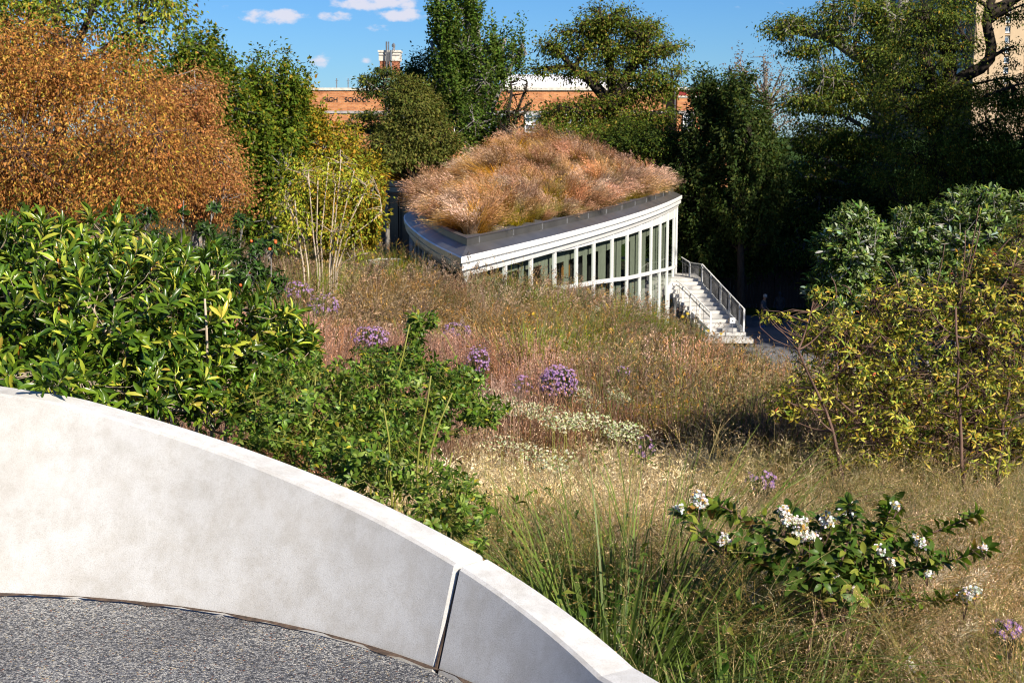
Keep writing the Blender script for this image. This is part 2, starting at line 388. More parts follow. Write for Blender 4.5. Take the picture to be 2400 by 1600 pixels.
class MB:
    def __init__(s): s.v = []; s.f = []
    def quad(s, *p):
        n = len(s.v); s.v += [tuple(map(float, q)) for q in p]; s.f.append(tuple(range(n, n + len(p)))); return s
    def box(s, c, d, rz=0., rx=0.):
        n = len(s.v); cz, sz = math.cos(rz), math.sin(rz)
        for i in (-1, 1):
            for j in (-1, 1):
                for k in (-1, 1):
                    x, y, z = i * d[0] / 2, j * d[1] / 2, k * d[2] / 2
                    if rx: y, z = y * math.cos(rx) - z * math.sin(rx), y * math.sin(rx) + z * math.cos(rx)
                    s.v.append((c[0] + x * cz - y * sz, c[1] + x * sz + y * cz, c[2] + z))
        for f in ((0, 1, 3, 2), (4, 6, 7, 5), (0, 4, 5, 1), (2, 3, 7, 6), (0, 2, 6, 4), (1, 5, 7, 3)): s.f.append(tuple(n + i for i in f))
        return s
    def bar(s, a, b, w, h=None):
        a = np.array(a, float); b = np.array(b, float); d = b - a; L = np.linalg.norm(d); d /= L; h = h or w
        up = np.array([0, 0, 1.]) if abs(d[2]) < .95 else np.array([0, 1., 0])
        x = np.cross(d, up); x /= np.linalg.norm(x); z = np.cross(x, d)
        n = len(s.v)
        for q in (a, b):
            for i, j in ((-1, -1), (1, -1), (1, 1), (-1, 1)): s.v.append(tuple(q + x * i * w / 2 + z * j * h / 2))
        for f in ((0, 1, 5, 4), (1, 2, 6, 5), (2, 3, 7, 6), (3, 0, 4, 7), (3, 2, 1, 0), (4, 5, 6, 7)): s.f.append(tuple(n + i for i in f))
        return s
    def tube(s, P, r, k=6):
        P = np.asarray(P, float); r = np.broadcast_to(r, len(P)); n = len(s.v)
        T = np.gradient(P, axis=0); T = norm(T)
        ref = np.array([.3, .2, 1.]) if abs(T[0][2]) < .8 else np.array([1., .2, .1])
        for i in range(len(P)):
            x = np.cross(T[i], ref); x /= max(np.linalg.norm(x), 1e-6); y = np.cross(T[i], x)
            for j in range(k):
                a = 2 * PI * j / k; s.v.append(tuple(P[i] + r[i] * (x * math.cos(a) + y * math.sin(a))))
        for i in range(len(P) - 1):
            for j in range(k): s.f.append((n + i * k + j, n + i * k + (j + 1) % k, n + (i + 1) * k + (j + 1) % k, n + (i + 1) * k + j))
        s.f.append(tuple(n + (len(P) - 1) * k + j for j in range(k)))
        return s
    def build(s, name, mat, parent=None, sm=False, **tags):
        me = bpy.data.meshes.new(name); me.from_pydata(s.v, [], s.f)
        if sm: me.polygons.foreach_set('use_smooth', [True] * len(me.polygons))
        me.update()
        return link(name, me, mat, parent, **tags)

def sweep(name, path, prof, mat, parent=None, closed=False, NRM=None, **tags):
    """profile (offset outward, z) swept along a plan path with its outward normals; every flat of the profile is a quad strip"""
    P = np.asarray(path, float); n = len(P)
    T = np.gradient(P, axis=0); N = norm(np.c_[T[:, 1], -T[:, 0]])
    if NRM is not None: N = NRM
    k = len(prof); V = []
    for i in range(n):
        for (o, z) in prof:
            zz = z(i) if callable(z) else z
            V.append((P[i, 0] + N[i, 0] * o, P[i, 1] + N[i, 1] * o, zz))
    F = []
    for i in range(n - 1):
        for j in range(k if closed else k - 1):
            j2 = (j + 1) % k
            F.append((i * k + j, i * k + j2, (i + 1) * k + j2, (i + 1) * k + j))
    if closed: F.append(tuple(range(k))[::-1]); F.append(tuple((n - 1) * k + j for j in range(k)))
    me = bpy.data.meshes.new(name); me.from_pydata(V, [], F); me.update()
    return link(name, me, mat, parent, **tags)

# leaf templates: length along +y, width along x, face up +z
def tmpl(verts, faces, shade=None):
    v = np.array(verts, float); return v, [tuple(f) for f in faces], (np.ones(len(v)) if shade is None else np.array(shade, float))
DIAMOND = tmpl([(0, 0, 0), (.5, .45, .05), (0, 1, -.06), (-.5, .45, .05)], [(0, 1, 2, 3)])
FOLD = tmpl([(0, 0, 0), (.46, .42, .12), (0, 1, -.12), (-.46, .42, .12), (0, .45, 0)], [(0, 1, 4), (1, 2, 4), (0, 4, 3), (3, 4, 2)])
OVAL = tmpl([(0, 0, 0), (.36, .25, .06), (.5, .55, .05), (.3, .82, -.05), (0, 1, -.15), (-.3, .82, -.05), (-.5, .55, .05), (-.36, .25, .06), (0, .3, 0), (0, .7, -.02)],
            [(0, 1, 8), (1, 2, 9, 8), (2, 3, 9), (3, 4, 9), (0, 8, 7), (7, 8, 9, 6), (6, 9, 5), (5, 9, 4)])
LANCE = tmpl([(0, 0, 0), (.22, .22, .06), (.46, .58, .04), (.36, .84, -.03), (0, 1, -.14), (-.36, .84, -.03), (-.46, .58, .04), (-.22, .22, .06), (0, .25, -.01), (0, .62, -.02)],
             [(0, 1, 8), (1, 2, 9, 8), (2, 3, 9), (3, 4, 9), (0, 8, 7), (7, 8, 9, 6), (6, 9, 5), (5, 9, 4)])
def frames(d, up):
    d = norm(d); x = norm(np.cross(d, up)); z = np.cross(x, d)
    return np.stack([x, d, z], axis=-1)            # columns
def scatter(T, pos, Rm, scl, col, jitter_curl=None):
    """copies template T; scl (N,3) = width, length, thickness; returns arrays"""
    tv, tf, ts = T; N = len(pos); k = len(tv)
    L = tv[None] * scl[:, None, :]
    if jitter_curl is not None:                     # bends the leaf along its length
        t = tv[None, :, 1]
        L = L.copy(); L[:, :, 2] -= (t ** 2) * (jitter_curl * scl[:, 1])[:, None]
    V = np.einsum('nij,nkj->nki', Rm, L) + pos[:, None]
    flat = np.concatenate([np.array(f) for f in tf]); sz = np.array([len(f) for f in tf])
    loops = (flat[None] + (np.arange(N) * k)[:, None]).ravel()
    sizes = np.tile(sz, N)
    cc = np.repeat(col[:, None], k, 1) * ts[None, :, None]
    return V.reshape(-1, 3), loops, sizes, cc.reshape(-1, 3)
def merge(parts):
    off = 0; Vs, Ls, Ss, Cs = [], [], [], []
    for V, l, s, c in parts:
        Vs.append(V); Ls.append(l + off); Ss.append(s); Cs.append(c); off += len(V)
    return np.concatenate(Vs), np.concatenate(Ls), np.concatenate(Ss), np.concatenate(Cs)
def pick(palette, n):
    """palette rows: weight, r, g, b"""
    p = np.array(palette, float); w = p[:, 0] / p[:, 0].sum()
    i = rng.choice(len(p), n, p=w)
    return np.clip(p[i, 1:] * (1 + rng.normal(0, .08, (n, 3))), .003, .95)
def rdir(n): return norm(rng.normal(size=(n, 3)))

# ------------------------------------------------------------------ trees and shrubs
def px_blob(px, py, rx, ry, d, rd=None):
    c = at(px, py, d); k = d / FPX
    return (*c, rx * k, (rd if rd is not None else rx * k * .8), ry * k)
def resample3(P, n):
    P = np.asarray(P, float); d = np.r_[0, np.cumsum(np.linalg.norm(np.diff(P, axis=0), axis=1))]; t = np.linspace(0, d[-1], n)
    return np.stack([np.interp(t, d, P[:, k]) for k in range(3)], 1)
def sample_blobs(blobs, n, shell=.45, lo=.35):
    b = np.array(blobs, float); w = (b[:, 3] * b[:, 5]); w /= w.sum()
    i = rng.choice(len(b), n, p=w)
    u = rdir(n); r = lo + (1 - lo) * rng.random(n) ** shell
    return b[i, :3] + u * b[i, 3:] * r[:, None], u, i
def bez(a, b, c, n=7):
    t = np.linspace(0, 1, n)[:, None]
    return (1 - t) ** 2 * a + 2 * t * (1 - t) * b + t ** 2 * c
def tree(name, label, cat, base, fork, blobs, nclump, perclump, size, palette, mat, barkm, trunk_r=.15, limbs=9, clump_r=.5, flat=.6,
         T=DIAMOND, aspect=.5, droop=.2, group=None, twig=.012, trunks=None, shell=.45, lo=.35, up=.5, limb_mats=None, leafless=0., limb_r=.5, grow=None, outw=.5):
    base = np.array(base, float); fork = np.array(fork, float)
    root = empty(name, base, label, cat, group)
    cc, cu, bi = sample_blobs(blobs, nclump, shell, lo)
    tb = MB()
    stems = trunks or [[base, (base + fork) / 2 + rng.normal(0, trunk_r * .5, 3) * [1, 1, 0], fork]]
    tops = []
    for st in stems:
        st = np.array(st, float)
        rr = np.linspace(trunk_r, trunk_r * .55, len(st))
        tb.tube(st, rr, 7); tops.append(st)
    allst = np.concatenate([(lambda q: q[len(q) // (4 if trunks else 2):])(resample3(s, 24)) for s in tops])
    lim = MB()
    # limb ends: well spread clumps
    ends = [int(rng.integers(nclump))]
    for _ in range(min(limbs, nclump) - 1):
        dd = np.min(np.linalg.norm(cc[:, None] - cc[ends][None], axis=2), axis=1); ends.append(int(np.argmax(dd * rng.uniform(.7, 1, nclump))))
    LP = []; LR = []
    for e in ends:
        dd_ = allst - cc[e]; hd_ = np.hypot(dd_[:, 0], dd_[:, 1])
        j = np.argmin(np.linalg.norm(dd_, axis=1) + 2.0 * np.maximum(0, dd_[:, 2] + .35 * hd_) + rng.random(len(allst)) * .25 * hd_.mean()); a = allst[j]
        mid = (a + cc[e]) / 2 + np.array([0, 0, -.12 if up < 0 else .12]) * np.linalg.norm(cc[e] - a) + rng.normal(0, .06, 3) * np.linalg.norm(cc[e] - a)
        Pp = bez(a, mid, cc[e], 8); rr = np.linspace(trunk_r * limb_r, twig * 1.2, 8)
        lim.tube(Pp, rr, 5); LP.append(Pp[1:]); LR.append(rr[1:])
    LP = np.concatenate(LP); LR = np.concatenate(LR)
    if twig > 0:
        for c in cc:
            j = int(np.argmin(np.linalg.norm(LP - c, axis=1)))
            a = LP[j]; L = np.linalg.norm(c - a)
            if L < .02: continue
            lim.tube(bez(a, (a + c) / 2 + rng.normal(0, .1, 3) * L + [0, 0, .06 * L], c, 4), np.linspace(min(LR[j], twig * 2.2), twig * .5, 4), 3)
    tb.build('trunk', barkm, root, True); lim.build('branches', barkm, root, True)
    n = nclump * perclump
    ci = np.repeat(np.arange(nclump), perclump)
    if leafless:
        keep = rng.random(nclump) > leafless; ci = ci[keep[ci]]; n = len(ci)
    crs = clump_r * rng.uniform(.6, 1.35, nclump)
    off = rng.normal(0, .5, (n, 3)); pos = cc[ci] + off * crs[ci][:, None] * [1, 1, flat]
    if grow is not None:
        pos = cc[ci] + np.array(grow)[None] * crs[ci][:, None] * rng.uniform(-1, 1, (n, 1)) + off * crs[ci][:, None] * .28
        bb = np.array(blobs)[bi[ci], :3]
        g = norm((cc[ci] - bb) * [1, 1, .2]) * .35 + np.array(grow)[None]
        pos = cc[ci] + g * crs[ci][:, None] * rng.uniform(-1, 1, (n, 1)) * 1.2 + off * crs[ci][:, None] * .22
    d = norm(norm(off) * .8 + cu[ci] * outw + rdir(n) * .7 + np.array([0, 0, -droop * 2]))
    nu = norm(cu[ci] * .6 + rdir(n) * .75 + np.array([0, 0, up]))
    s = size * rng.uniform(.65, 1.3, n)
    col = pick(palette, n) * (rng.uniform(.8, 1.2, nclump)[ci])[:, None]
    V, l, sz, c = scatter(T, pos, frames(d, nu), np.c_[s * aspect, s, s], col, rng.uniform(0, .35, n))
    o = link('crown', mesh_np('crown', V, l, sz, c), mat, root)
    return root

# ------------------------------------------------------------------ SETTING: ground, paving, sky side
def sheet(name, f, x0, x1, y0, y1, nx, ny, mat, **tags):
    xs = np.linspace(x0, x1, nx); ys = np.linspace(y0, y1, ny)
    X, Y = np.meshgrid(xs, ys); V = np.c_[X.ravel(), Y.ravel(), f(X.ravel(), Y.ravel())]
    i = (np.arange(ny - 1)[:, None] * nx + np.arange(nx - 1)[None]).ravel()
    F = np.stack([i, i + 1, i + 1 + nx, i + nx], 1)
    return link(name, mesh_np(name, V, F.ravel(), np.full(len(F), 4), smooth_=True), mat, **tags)
PLAZA = np.array([(9.4, 58), (9.4, 68.6), (8.5, 72), (8.5, 86), (40, 86), (40, 66), (20, 66), (17, 60), (14.6, 50), (14.2, 40), (14.5, 28), (11.6, 28), (11.4, 40), (10.6, 50)])
def in_poly(x, y, P):
    c = np.zeros(len(x), bool); j = len(P) - 1
    for i in range(len(P)):
        a, b = P[i], P[j]; c ^= ((a[1] > y) != (b[1] > y)) & (x < (b[0] - a[0]) * (y - a[1]) / (b[1] - a[1] + 1e-12) + a[0]); j = i
    return c
def hill(x, y):
    z = ground(x, y); z = np.where(in_poly(x, y, PLAZA), np.minimum(z, -10.75), z)
    g = np.interp(np.hypot(x, y), [0, 110, 200], [0, 0, 1])
    z = z * (1 - g) + g * -9.
    return z + .05 * np.sin(x * 1.7 + y) * np.cos(y * 1.3)
WC = np.array([-2.02, 2.334]); WR = 2.568; FZ = -1.65
def under_floor(x, y):
    z = hill(x, y)
    inside = smooth((WR + .30 - np.hypot(x - WC[0], y - WC[1])) / .3)
    return z * (1 - inside) + inside * np.minimum(z, FZ - .45)
sheet('garden_ground', under_floor, -60, 60, -20, 110, 260, 260, M['soil'], kind='structure')
mb = MB(); A_ = 1800
mb.quad((-A_, -A_, -11.6), (A_, -A_, -11.6), (A_, A_, -11.6), (-A_, A_, -11.6)); mb.build('far_ground', M['lawn'], kind='structure')

# overlook floor and its curved parapet
def arc(a0, a1, n, r=WR):
    a = np.linspace(R(a0), R(a1), n); return np.c_[WC[0] + r * np.cos(a), WC[1] + r * np.sin(a)]
fl = MB(); a = arc(-60, 260, 120, WR - .014); 
fl.quad(*[(p[0], p[1], FZ) for p in a]); fl.build('overlook_paving', M['aggregate'], kind='structure')
# wall top follows the photograph's measured slope: height falls away to the right
INN = [(184,957),(268,975),(383,1009),(475,1043),(628,1099),(689,1130),(804,1174),(900,1230),(984,1279),(1070,1329),(1183,1394),(1259,1455),(1336,1517),(1397,1574),(1428,1600)]
BAT = .36
def solve_h():
    ph = []; hh = []
    for a_ in range(-5, 125, 3):
        n = np.array([math.cos(R(a_)), math.sin(R(a_))]); B = WC + n * WR
        best = None
        for h in np.linspace(.02, 1.2, 237):
            T_ = np.array([*(B + n * BAT * h), FZ + h])
            fw = T_[1] * math.cos(PITCH) - T_[2] * math.sin(PITCH); upc = T_[1] * math.sin(PITCH) + T_[2] * math.cos(PITCH)
            if fw < .3: continue
            px = 1200 + FPX * T_[0] / fw; py = 800 - FPX * upc / fw
            if not (150 < px < 1440): continue
            yy = np.interp(px, [p[0] for p in INN], [p[1] for p in INN])
            e = abs(py - yy)
            if best is None or e < best[0]: best = (e, h)
        if best and best[0] < 8: ph.append(a_); hh.append(best[1])
    c = np.polyfit(ph, hh, 2)
    return ph, hh, c
PH, HH, HC = solve_h()
print('wall fit', list(zip(PH, np.round(HH, 2))), HC)
def wall_h(a_):
    a_ = np.asarray(a_, float); lo, hi = PH[0], PH[-1]
    v = np.polyval(HC, np.clip(a_, lo, hi)); dv = np.polyval(np.polyder(HC), hi)
    return np.maximum(v + np.where(a_ > hi, np.maximum(dv, .001) * np.minimum(a_ - hi, 25) * .6, 0), .12)
WT = .125
JA = 46.3       # joint between the two panels (degrees)
wall = empty('parapet_wall', (WC[0], WC[1] + WR, FZ), 'low curved pale concrete wall with leaning face in the foreground', 'wall')
def panel(a0, a1, n):
    V = []; F = []; ch = .008
    angs = np.linspace(a0, a1, n); s_ = 1 if a1 > a0 else -1
    angs = np.r_[angs[0], angs[0] + s_ * .22, angs[1:-1], angs[-1] - s_ * .22, angs[-1]]; n = len(angs)
    for i, a_ in enumerate(angs):
        nn = np.array([math.cos(R(a_)), math.sin(R(a_))]); e_ = .008 if i in (0, n - 1) else 0.; h = float(wall_h(a_))
        pts = [(e_, FZ - .05), (BAT * (h - ch) + e_, FZ + h - ch - e_), (BAT * h + ch + e_, FZ + h - e_), (BAT * h + WT - ch - e_, FZ + h - e_), (BAT * h + WT - e_, FZ + h - ch - e_), (BAT * h + WT + .02, FZ - 1.0)]
        for (o, z) in pts: V.append((*(WC + nn * (WR + o)), z))
    k = 6
    for i in range(n - 1):
        for j in range(k - 1): F.append((i * k + j, (i + 1) * k + j, (i + 1) * k + j + 1, i * k + j + 1))
    F.append(tuple(range(k))); F.append(tuple((n - 1) * k + j for j in range(k))[::-1])
    me = bpy.data.meshes.new('wall_panel'); me.from_pydata(V, [], F)
    me.materials.append(M['concrete']); me.materials.append(M['concrete_top'])
    me.update()
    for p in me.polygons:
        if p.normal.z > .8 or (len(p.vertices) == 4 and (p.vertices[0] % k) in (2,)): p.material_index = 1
    o = bpy.data.objects.new('wall_panel', me); C.objects.link(o); o.parent = wall; o.location = -Vector(wall.location)
    return o
panel(JA + .10, 150, 90)
panel(-58, JA - .10, 90)
g = MB(); nn = np.array([math.cos(R(JA)), math.sin(R(JA))]); h = float(wall_h(JA)); tt = np.array([-nn[1], nn[0]]) * .0042
q = [(.012, FZ), (BAT * h + .012, FZ + h - .02), (BAT * h + WT - .01, FZ + h - .02), (BAT * h + WT - .01, FZ - .5)]
pa = [(*(WC + nn * (WR + o) + tt), z) for o, z in q]; pb = [(*(WC + nn * (WR + o) - tt), z) for o, z in q]
g.quad(*pa); g.quad(*pb[::-1])
for i in range(4): g.quad(pa[i], pb[i], pb[(i + 1) % 4], pa[(i + 1) % 4])
g.build('panel_joint', M['grout'], wall)
# dirty filler strip between paving and wall
g = MB(); n = 160; i0 = arc(-58, 150, n, WR - .009 ); i1 = arc(-58, 150, n, WR + .004)
for i in range(n - 1):
    w0 = .004 * math.sin(i * 1.9) + .003 * math.sin(i * .7)
    g.quad((*(i0[i] - (i0[i] - WC) * w0), FZ + .004), (*i1[i], FZ + .007), (*i1[i + 1], FZ + .007), (*(i0[i + 1] - (i0[i + 1] - WC) * (.004 * math.sin((i + 1) * 1.9) + .003 * math.sin((i + 1) * .7))), FZ + .004))
g.build('joint_filler', M['grout'], kind='structure')

# paths and plaza beyond
g = MB()
pl = [tuple(p) for p in PLAZA]
g.quad(*[(x, y, -10.58) for x, y in pl]); g.build('plaza_paving', M['paving'], kind='structure')
sheet('garden_path', lambda x, y: hill(x, y) + .06, -14, -7.0, 46, 51.5, 20, 14, M['paving'], kind='structure')

# ------------------------------------------------------------------ VISITOR BUILDING
ZC = -3.57
def fx(y):
    t = y - 39.75; return -1.41 + .37 * t - .0023 * t * t
front = [(fx(y), y) for y in np.linspace(39.75, 76.5, 60)]
x0, y0 = front[-1]
sl0 = .37 - .0046 * (76.5 - 39.75)
cap = []
ang0 = math.atan2(1, sl0)
px_, py_ = x0, y0
for i in range(1, 26):                       # rounded far right end
    aa = ang0 + (PI * .78) * i / 25 ; px_ += math.cos(aa) * .52; py_ += math.sin(aa) * .52; cap.append((px_, py_))
left = [(-1.41, 39.75), (-2.47, 44.5), (-3.2, 48.7), (-3.99, 54.0), (-4.42, 58.3), (-4.5, 61.), (-4.3, 64.5), (-3.9, 68), (-3.6, 75), (-3.6, 84)]
def resample(P, step):
    P = np.array(P, float); d = np.r_[0, np.cumsum(np.linalg.norm(np.diff(P, axis=0), axis=1))]
    n = max(2, int(d[-1] / step)); s = np.linspace(0, d[-1], n)
    return np.c_[np.interp(s, d, P[:, 0]), np.interp(s, d, P[:, 1])]
def chaikin(P, k=2):
    P = np.array(P, float)
    for _ in range(k):
        Q = [P[0]]
        for a, b in zip(P[:-1], P[1:]): Q += [a * .75 + b * .25, a * .25 + b * .75]
        Q.append(P[-1]); P = np.array(Q)
    return P
FR = resample(front + cap, .6)               # outward normal (T.y, -T.x) points right: outside
LF = resample(chaikin(left, 3), .6)[::-1]    # reversed so the same normal points left
bld = empty('visitor_pavilion', (2, 60, -10.6), 'curved white and glass pavilion with a shaggy grass roof', 'pavilion')
def end_norm(P):
    T = np.gradient(P, axis=0); return norm(np.c_[T[:, 1], -T[:, 0]])
NF, NL = end_norm(FR), end_norm(LF)
mit = NF[0] + NL[-1]; mit = mit / np.linalg.norm(mit); mit = mit / float(mit @ NF[0])
NF[0] = mit; NL[-1] = mit
for (NN, PP, ids) in ((NF, FR, range(1, 4)), (NL, LF, range(len(LF) - 2, len(LF) - 5, -1))):   # samples the mitre passes by slide along
    for k_ in ids: pass
# cornice edge is offset 0; wall glass stands .3 behind it
def offset_line(P, NN, o, first):
    # plan line offset inwards; the samples that would pass the mitre are laid between it and the first free one
    Q = P + NN * o; Q = Q if first else Q[::-1].copy()
    c = (P[0] if first else P[-1]) + mit * o
    k0 = int(np.argmax(Q[:, 1] > c[1] + .15)); k0 = max(k0, 1)
    for i in range(k0): Q[i] = c + (Q[k0] - c) * i / k0
    return Q if first else Q[::-1]
def strips(name, prof, mat_, first):
    P, NN = (FR, NF) if first else (LF, NL)
    n = len(P); lines = []
    for o, z in prof:
        Q = offset_line(P, NN, o, first)
        lines.append(np.c_[Q, np.full(n, z)])
    V = np.stack(lines, 1).reshape(-1, 3); k = len(prof)
    F = [(i * k + j, i * k + j + 1, (i + 1) * k + j + 1, (i + 1) * k + j) for i in range(n - 1) for j in range(k - 1)]
    me = bpy.data.meshes.new(name); me.from_pydata(V.tolist(), [], F); me.update()
    link(name, me, mat_, bld)
for first in (True, False):
    wm = M['white'] if first else M['zinc_and_shade']  # left half is equally white; its shade is put into grey metal
    strips('cornice', [(-.02, ZC), (.0, ZC), (.04, ZC - .03), (.04, ZC - .17), (-.05, ZC - .22), (-.05, ZC - .26)], wm, first)
    strips('fascia', [(-.10, ZC - .255), (-.02, ZC - .27), (-.02, ZC - .40), (-.12, ZC - .45), (-.16, ZC - .62), (-.40, ZC - .625)], wm, first)
    strips('roof_ledge', [(-.003, ZC + .004), (-.10, ZC + .05), (-.36, ZC + .17), (-.42, ZC + .19)], M['zinc'], first)
    strips('parapet_lip', [(-.423, ZC + .18), (-.42, ZC + .38), (-.39, ZC + .42), (-.54, ZC + .44), (-.56, ZC + .3)], M['zinc'], first)
    strips('gravel_strip', [(-.55, ZC + .33), (-1.1, ZC + .38), (-1.7, ZC + .30)], M['ballast'], first)
# lip seams
for i in range(4, len(FR) - 6, 5):
    g = MB()
    T_ = FR[i + 1] - FR[i - 1]; T_ /= np.linalg.norm(T_); N_ = np.array([T_[1], -T_[0]])
    p = FR[i] - N_ * .415; g.bar((*p, ZC + .2), (*p, ZC + .40), .03, .03)
    g.build('lip_seam', M['iron'], bld)
# roof surface
def edge_dist(x, y):
    P = np.concatenate([FR, LF]); return np.min(np.hypot(x[:, None] - P[:, 0], y[:, None] - P[:, 1]), axis=1)
POLY = np.concatenate([FR, LF])
def inside(x, y, P=POLY):
    c = np.zeros(len(x), bool); n = len(P); j = n - 1
    for i in range(n):
        a, b = P[i], P[j]
        t = ((a[1] > y) != (b[1] > y)) & (x < (b[0] - a[0]) * (y - a[1]) / (b[1] - a[1] + 1e-12) + a[0]); c ^= t; j = i
    return c
def roof_z(x, y):
    e = edge_dist(x, y); return ZC + .32 + .80 * smooth((e - .9) / 2.4) + 1.3 * np.exp(-((x - 1.3) / 3.6) ** 2 - ((y - 69) / 10.) ** 2) * smooth((e - .9) / 3.2) + .16 * np.sin(x * 2.1 + .6 * y) * smooth((e - 1.5) / 2)
xs = np.arange(-6, 12, .35); ys = np.arange(39, 90, .35); X, Y = np.meshgrid(xs, ys); X = X.ravel(); Y = Y.ravel()
ok = inside(X, Y); ok2 = ok & (edge_dist(X, Y) > .5)
Z = np.where(ok, roof_z(X, Y), ZC); idx = np.arange(len(X)).reshape(len(ys), len(xs))
q = np.stack([idx[:-1, :-1], idx[:-1, 1:], idx[1:, 1:], idx[1:, :-1]], -1).reshape(-1, 4); q = q[ok2[q].all(1)]
V = np.c_[X, Y, Z]; used, inv = np.unique(q, return_inverse=True)
link('roof_bed', mesh_np('roof_bed', V[used], inv.ravel(), np.full(len(q), 4), smooth_=True), M['ballast'], bld)
# flat collar that closes the bed against the lip

# curtain wall: mullions at the measured places
HEADPX = [1183, 1244, 1299, 1350, 1391, 1434, 1469.5, 1500, 1526, 1547, 1564.5, 1579, 1589]
HEADY = {1183: 616, 1244: 600.8, 1299: 592, 1350: 581.7, 1391: 570.7, 1434: 560, 1469.5: 551, 1500: 540.5, 1526: 532, 1547: 524.5, 1564.5: 517, 1579: 511, 1589: 507}
TRY = {1183: 688, 1244: 682.8, 1299: 676, 1350: 670, 1391: 661.7, 1434: 656, 1469.5: 651.7, 1500: 645, 1526: 639, 1547: 634, 1564.5: 631, 1579: 626, 1589: 623}
def wallpt(px):                # the wall line stands .22 inside the cornice edge
    T_ = np.gradient(FR, axis=0); N_ = norm(np.c_[T_[:, 1], -T_[:, 0]]); Wl = FR - N_ * .24
    k = int(np.argmax(Wl[:, 0] / Wl[:, 1])); Wl = Wl[:k + 1]; N_ = N_[:k + 1]
    m_ = (px - 1200) / FPX / (1 / math.cos(PITCH)) if False else (px - 1200) / FPX
    fw = Wl[:, 1] * math.cos(PITCH) + 5.0 * math.sin(PITCH)
    r_ = Wl[:, 0] / fw
    return np.array([np.interp(m_, r_, Wl[:, 0]), np.interp(m_, r_, Wl[:, 1])]), np.array([np.interp(m_, r_, N_[:, 0]), np.interp(m_, r_, N_[:, 1])])
mul = []
for p in HEADPX:
    (q_, n_) = wallpt(p)
    mul.append((q_, n_, at(p, HEADY[p], q_[1])[2], at(p, TRY[p], q_[1])[2]))
# carry the wall back to the corner and round the right end
mul = [(np.array([fx(40.6) - .2, 40.6]), mul[0][1], mul[0][2] + .02, mul[0][3] + .1)] + mul
d0 = mul[-1][0]; kk = int(np.argmin(np.linalg.norm(FR - d0, axis=1)))
for j in (kk + 4, kk + 8, kk + 12, kk + 17):
    if j < len(FR) - 1:
        T_ = FR[j + 1] - FR[j - 1]; T_ /= np.linalg.norm(T_); N_ = np.array([T_[1], -T_[0]])
        mul.append((FR[j] - N_ * .24, N_, mul[-1][2], mul[-1][3]))
print('mullions', [(round(float(m[0][0]), 2), round(float(m[0][1]), 2), round(float(m[2]), 2), round(float(m[3]), 2)) for m in mul])
ZB = -10.6
def oriented_box(g, p, n, z0, z1, w, d):
    t = np.array([-n[1], n[0]]); c = [p + t * w / 2 * i + n * d / 2 * j for i, j in ((-1, -1), (1, -1), (1, 1), (-1, 1))]
    k = len(g.v); g.v += [(*q, z0) for q in c] + [(*q, z1) for q in c]
    for f in ((3, 2, 1, 0), (4, 5, 6, 7), (0, 1, 5, 4), (1, 2, 6, 5), (2, 3, 7, 6), (3, 0, 4, 7)): g.f.append(tuple(k + i for i in f))
for i, (q_, n_, zh, zt) in enumerate(mul):
    g = MB(); oriented_box(g, q_, n_, ZB, ZC - .62, .09, .13); g.build('mullion', M['white'], bld)
for i in range(len(mul) - 1):
    (a, na, ha, ta), (b, nb, hb, tb_) = mul[i], mul[i + 1]
    dv = (b - a) / np.linalg.norm(b - a); a2 = a + dv * .062; b2 = b - dv * .062; nn = (na + nb) / 2; nn = nn / np.linalg.norm(nn)
    z_top = ZC - .60
    g = MB(); g.quad((*(a2 + nn * .03), z_top), (*(b2 + nn * .03), z_top), (*(b2 + nn * .03), hb), (*(a2 + nn * .03), ha))
    g.quad((*(a2 + nn * .03), ha), (*(b2 + nn * .03), hb), (*(b2 - nn * .06), hb), (*(a2 - nn * .06), ha)); g.build('head_panel', M['white'], bld)
    g = MB(); g.bar((*a2, ta), (*b2, tb_), .11, .15); g.build('transom', M['white'], bld)
    base_z = ZB
    for (zu0, zu1, zl0, zl1) in ((ha - .002, hb - .002, ta + .08, tb_ + .08), (ta - .08, tb_ - .08, base_z, base_z)):
        g = MB(); g.quad((*a2, zl0), (*b2, zl1), (*b2, zu1), (*a2, zu0)); g.build('pane', M['glass'], bld)
    # curtain: pleated strip hung at the right of each bay, a short valance over the rest
    L = np.linalg.norm(b - a)
    def pleat(t0, t1, ztop, zbot, amp=.05, per=.16, inn=.28, nm='curtain'):
        g = MB(); n = max(6, int((t1 - t0) * L / per * 4)); ts = np.linspace(t0, t1, n)
        P = [a + (b - a) * t - nn * (inn + amp * math.sin(t * L / per * 2 * PI)) for t in ts]
        for k in range(n - 1): g.quad((*P[k], zbot), (*P[k + 1], zbot), (*P[k + 1], ztop), (*P[k], ztop))
        g.build(nm, M['curtain'], bld, True)
    zt_ = min(ha, hb)
    if i < 12:
        wdt = .2 if i < 5 else .34
        pleat(1 - wdt, .99, zt_ + .1, ZB + .3)
        pleat(.02, 1 - wdt, zt_ + .1, zt_ - .42 + .02 * (i % 3), .05, .14, .3, 'valance')
        if i in (3, 8, 10, 11): pleat(.02, .30 if i > 5 else .2, zt_ + .1, ZB + .3)
        if i in (6,): pleat(.3, .62, zt_ + .1, ZB + .3)
# white spandrel where the berm steps, seen low in the wall
for i in (5,):
    a, na, ha, ta = mul[i]; b, nb, hb, tb_ = mul[i + 1]
    g = MB(); g.bar((*(a + na * .02), -7.35), (*(b + nb * .02), -7.25), .14, .32); g.build('sill', M['white'], bld)
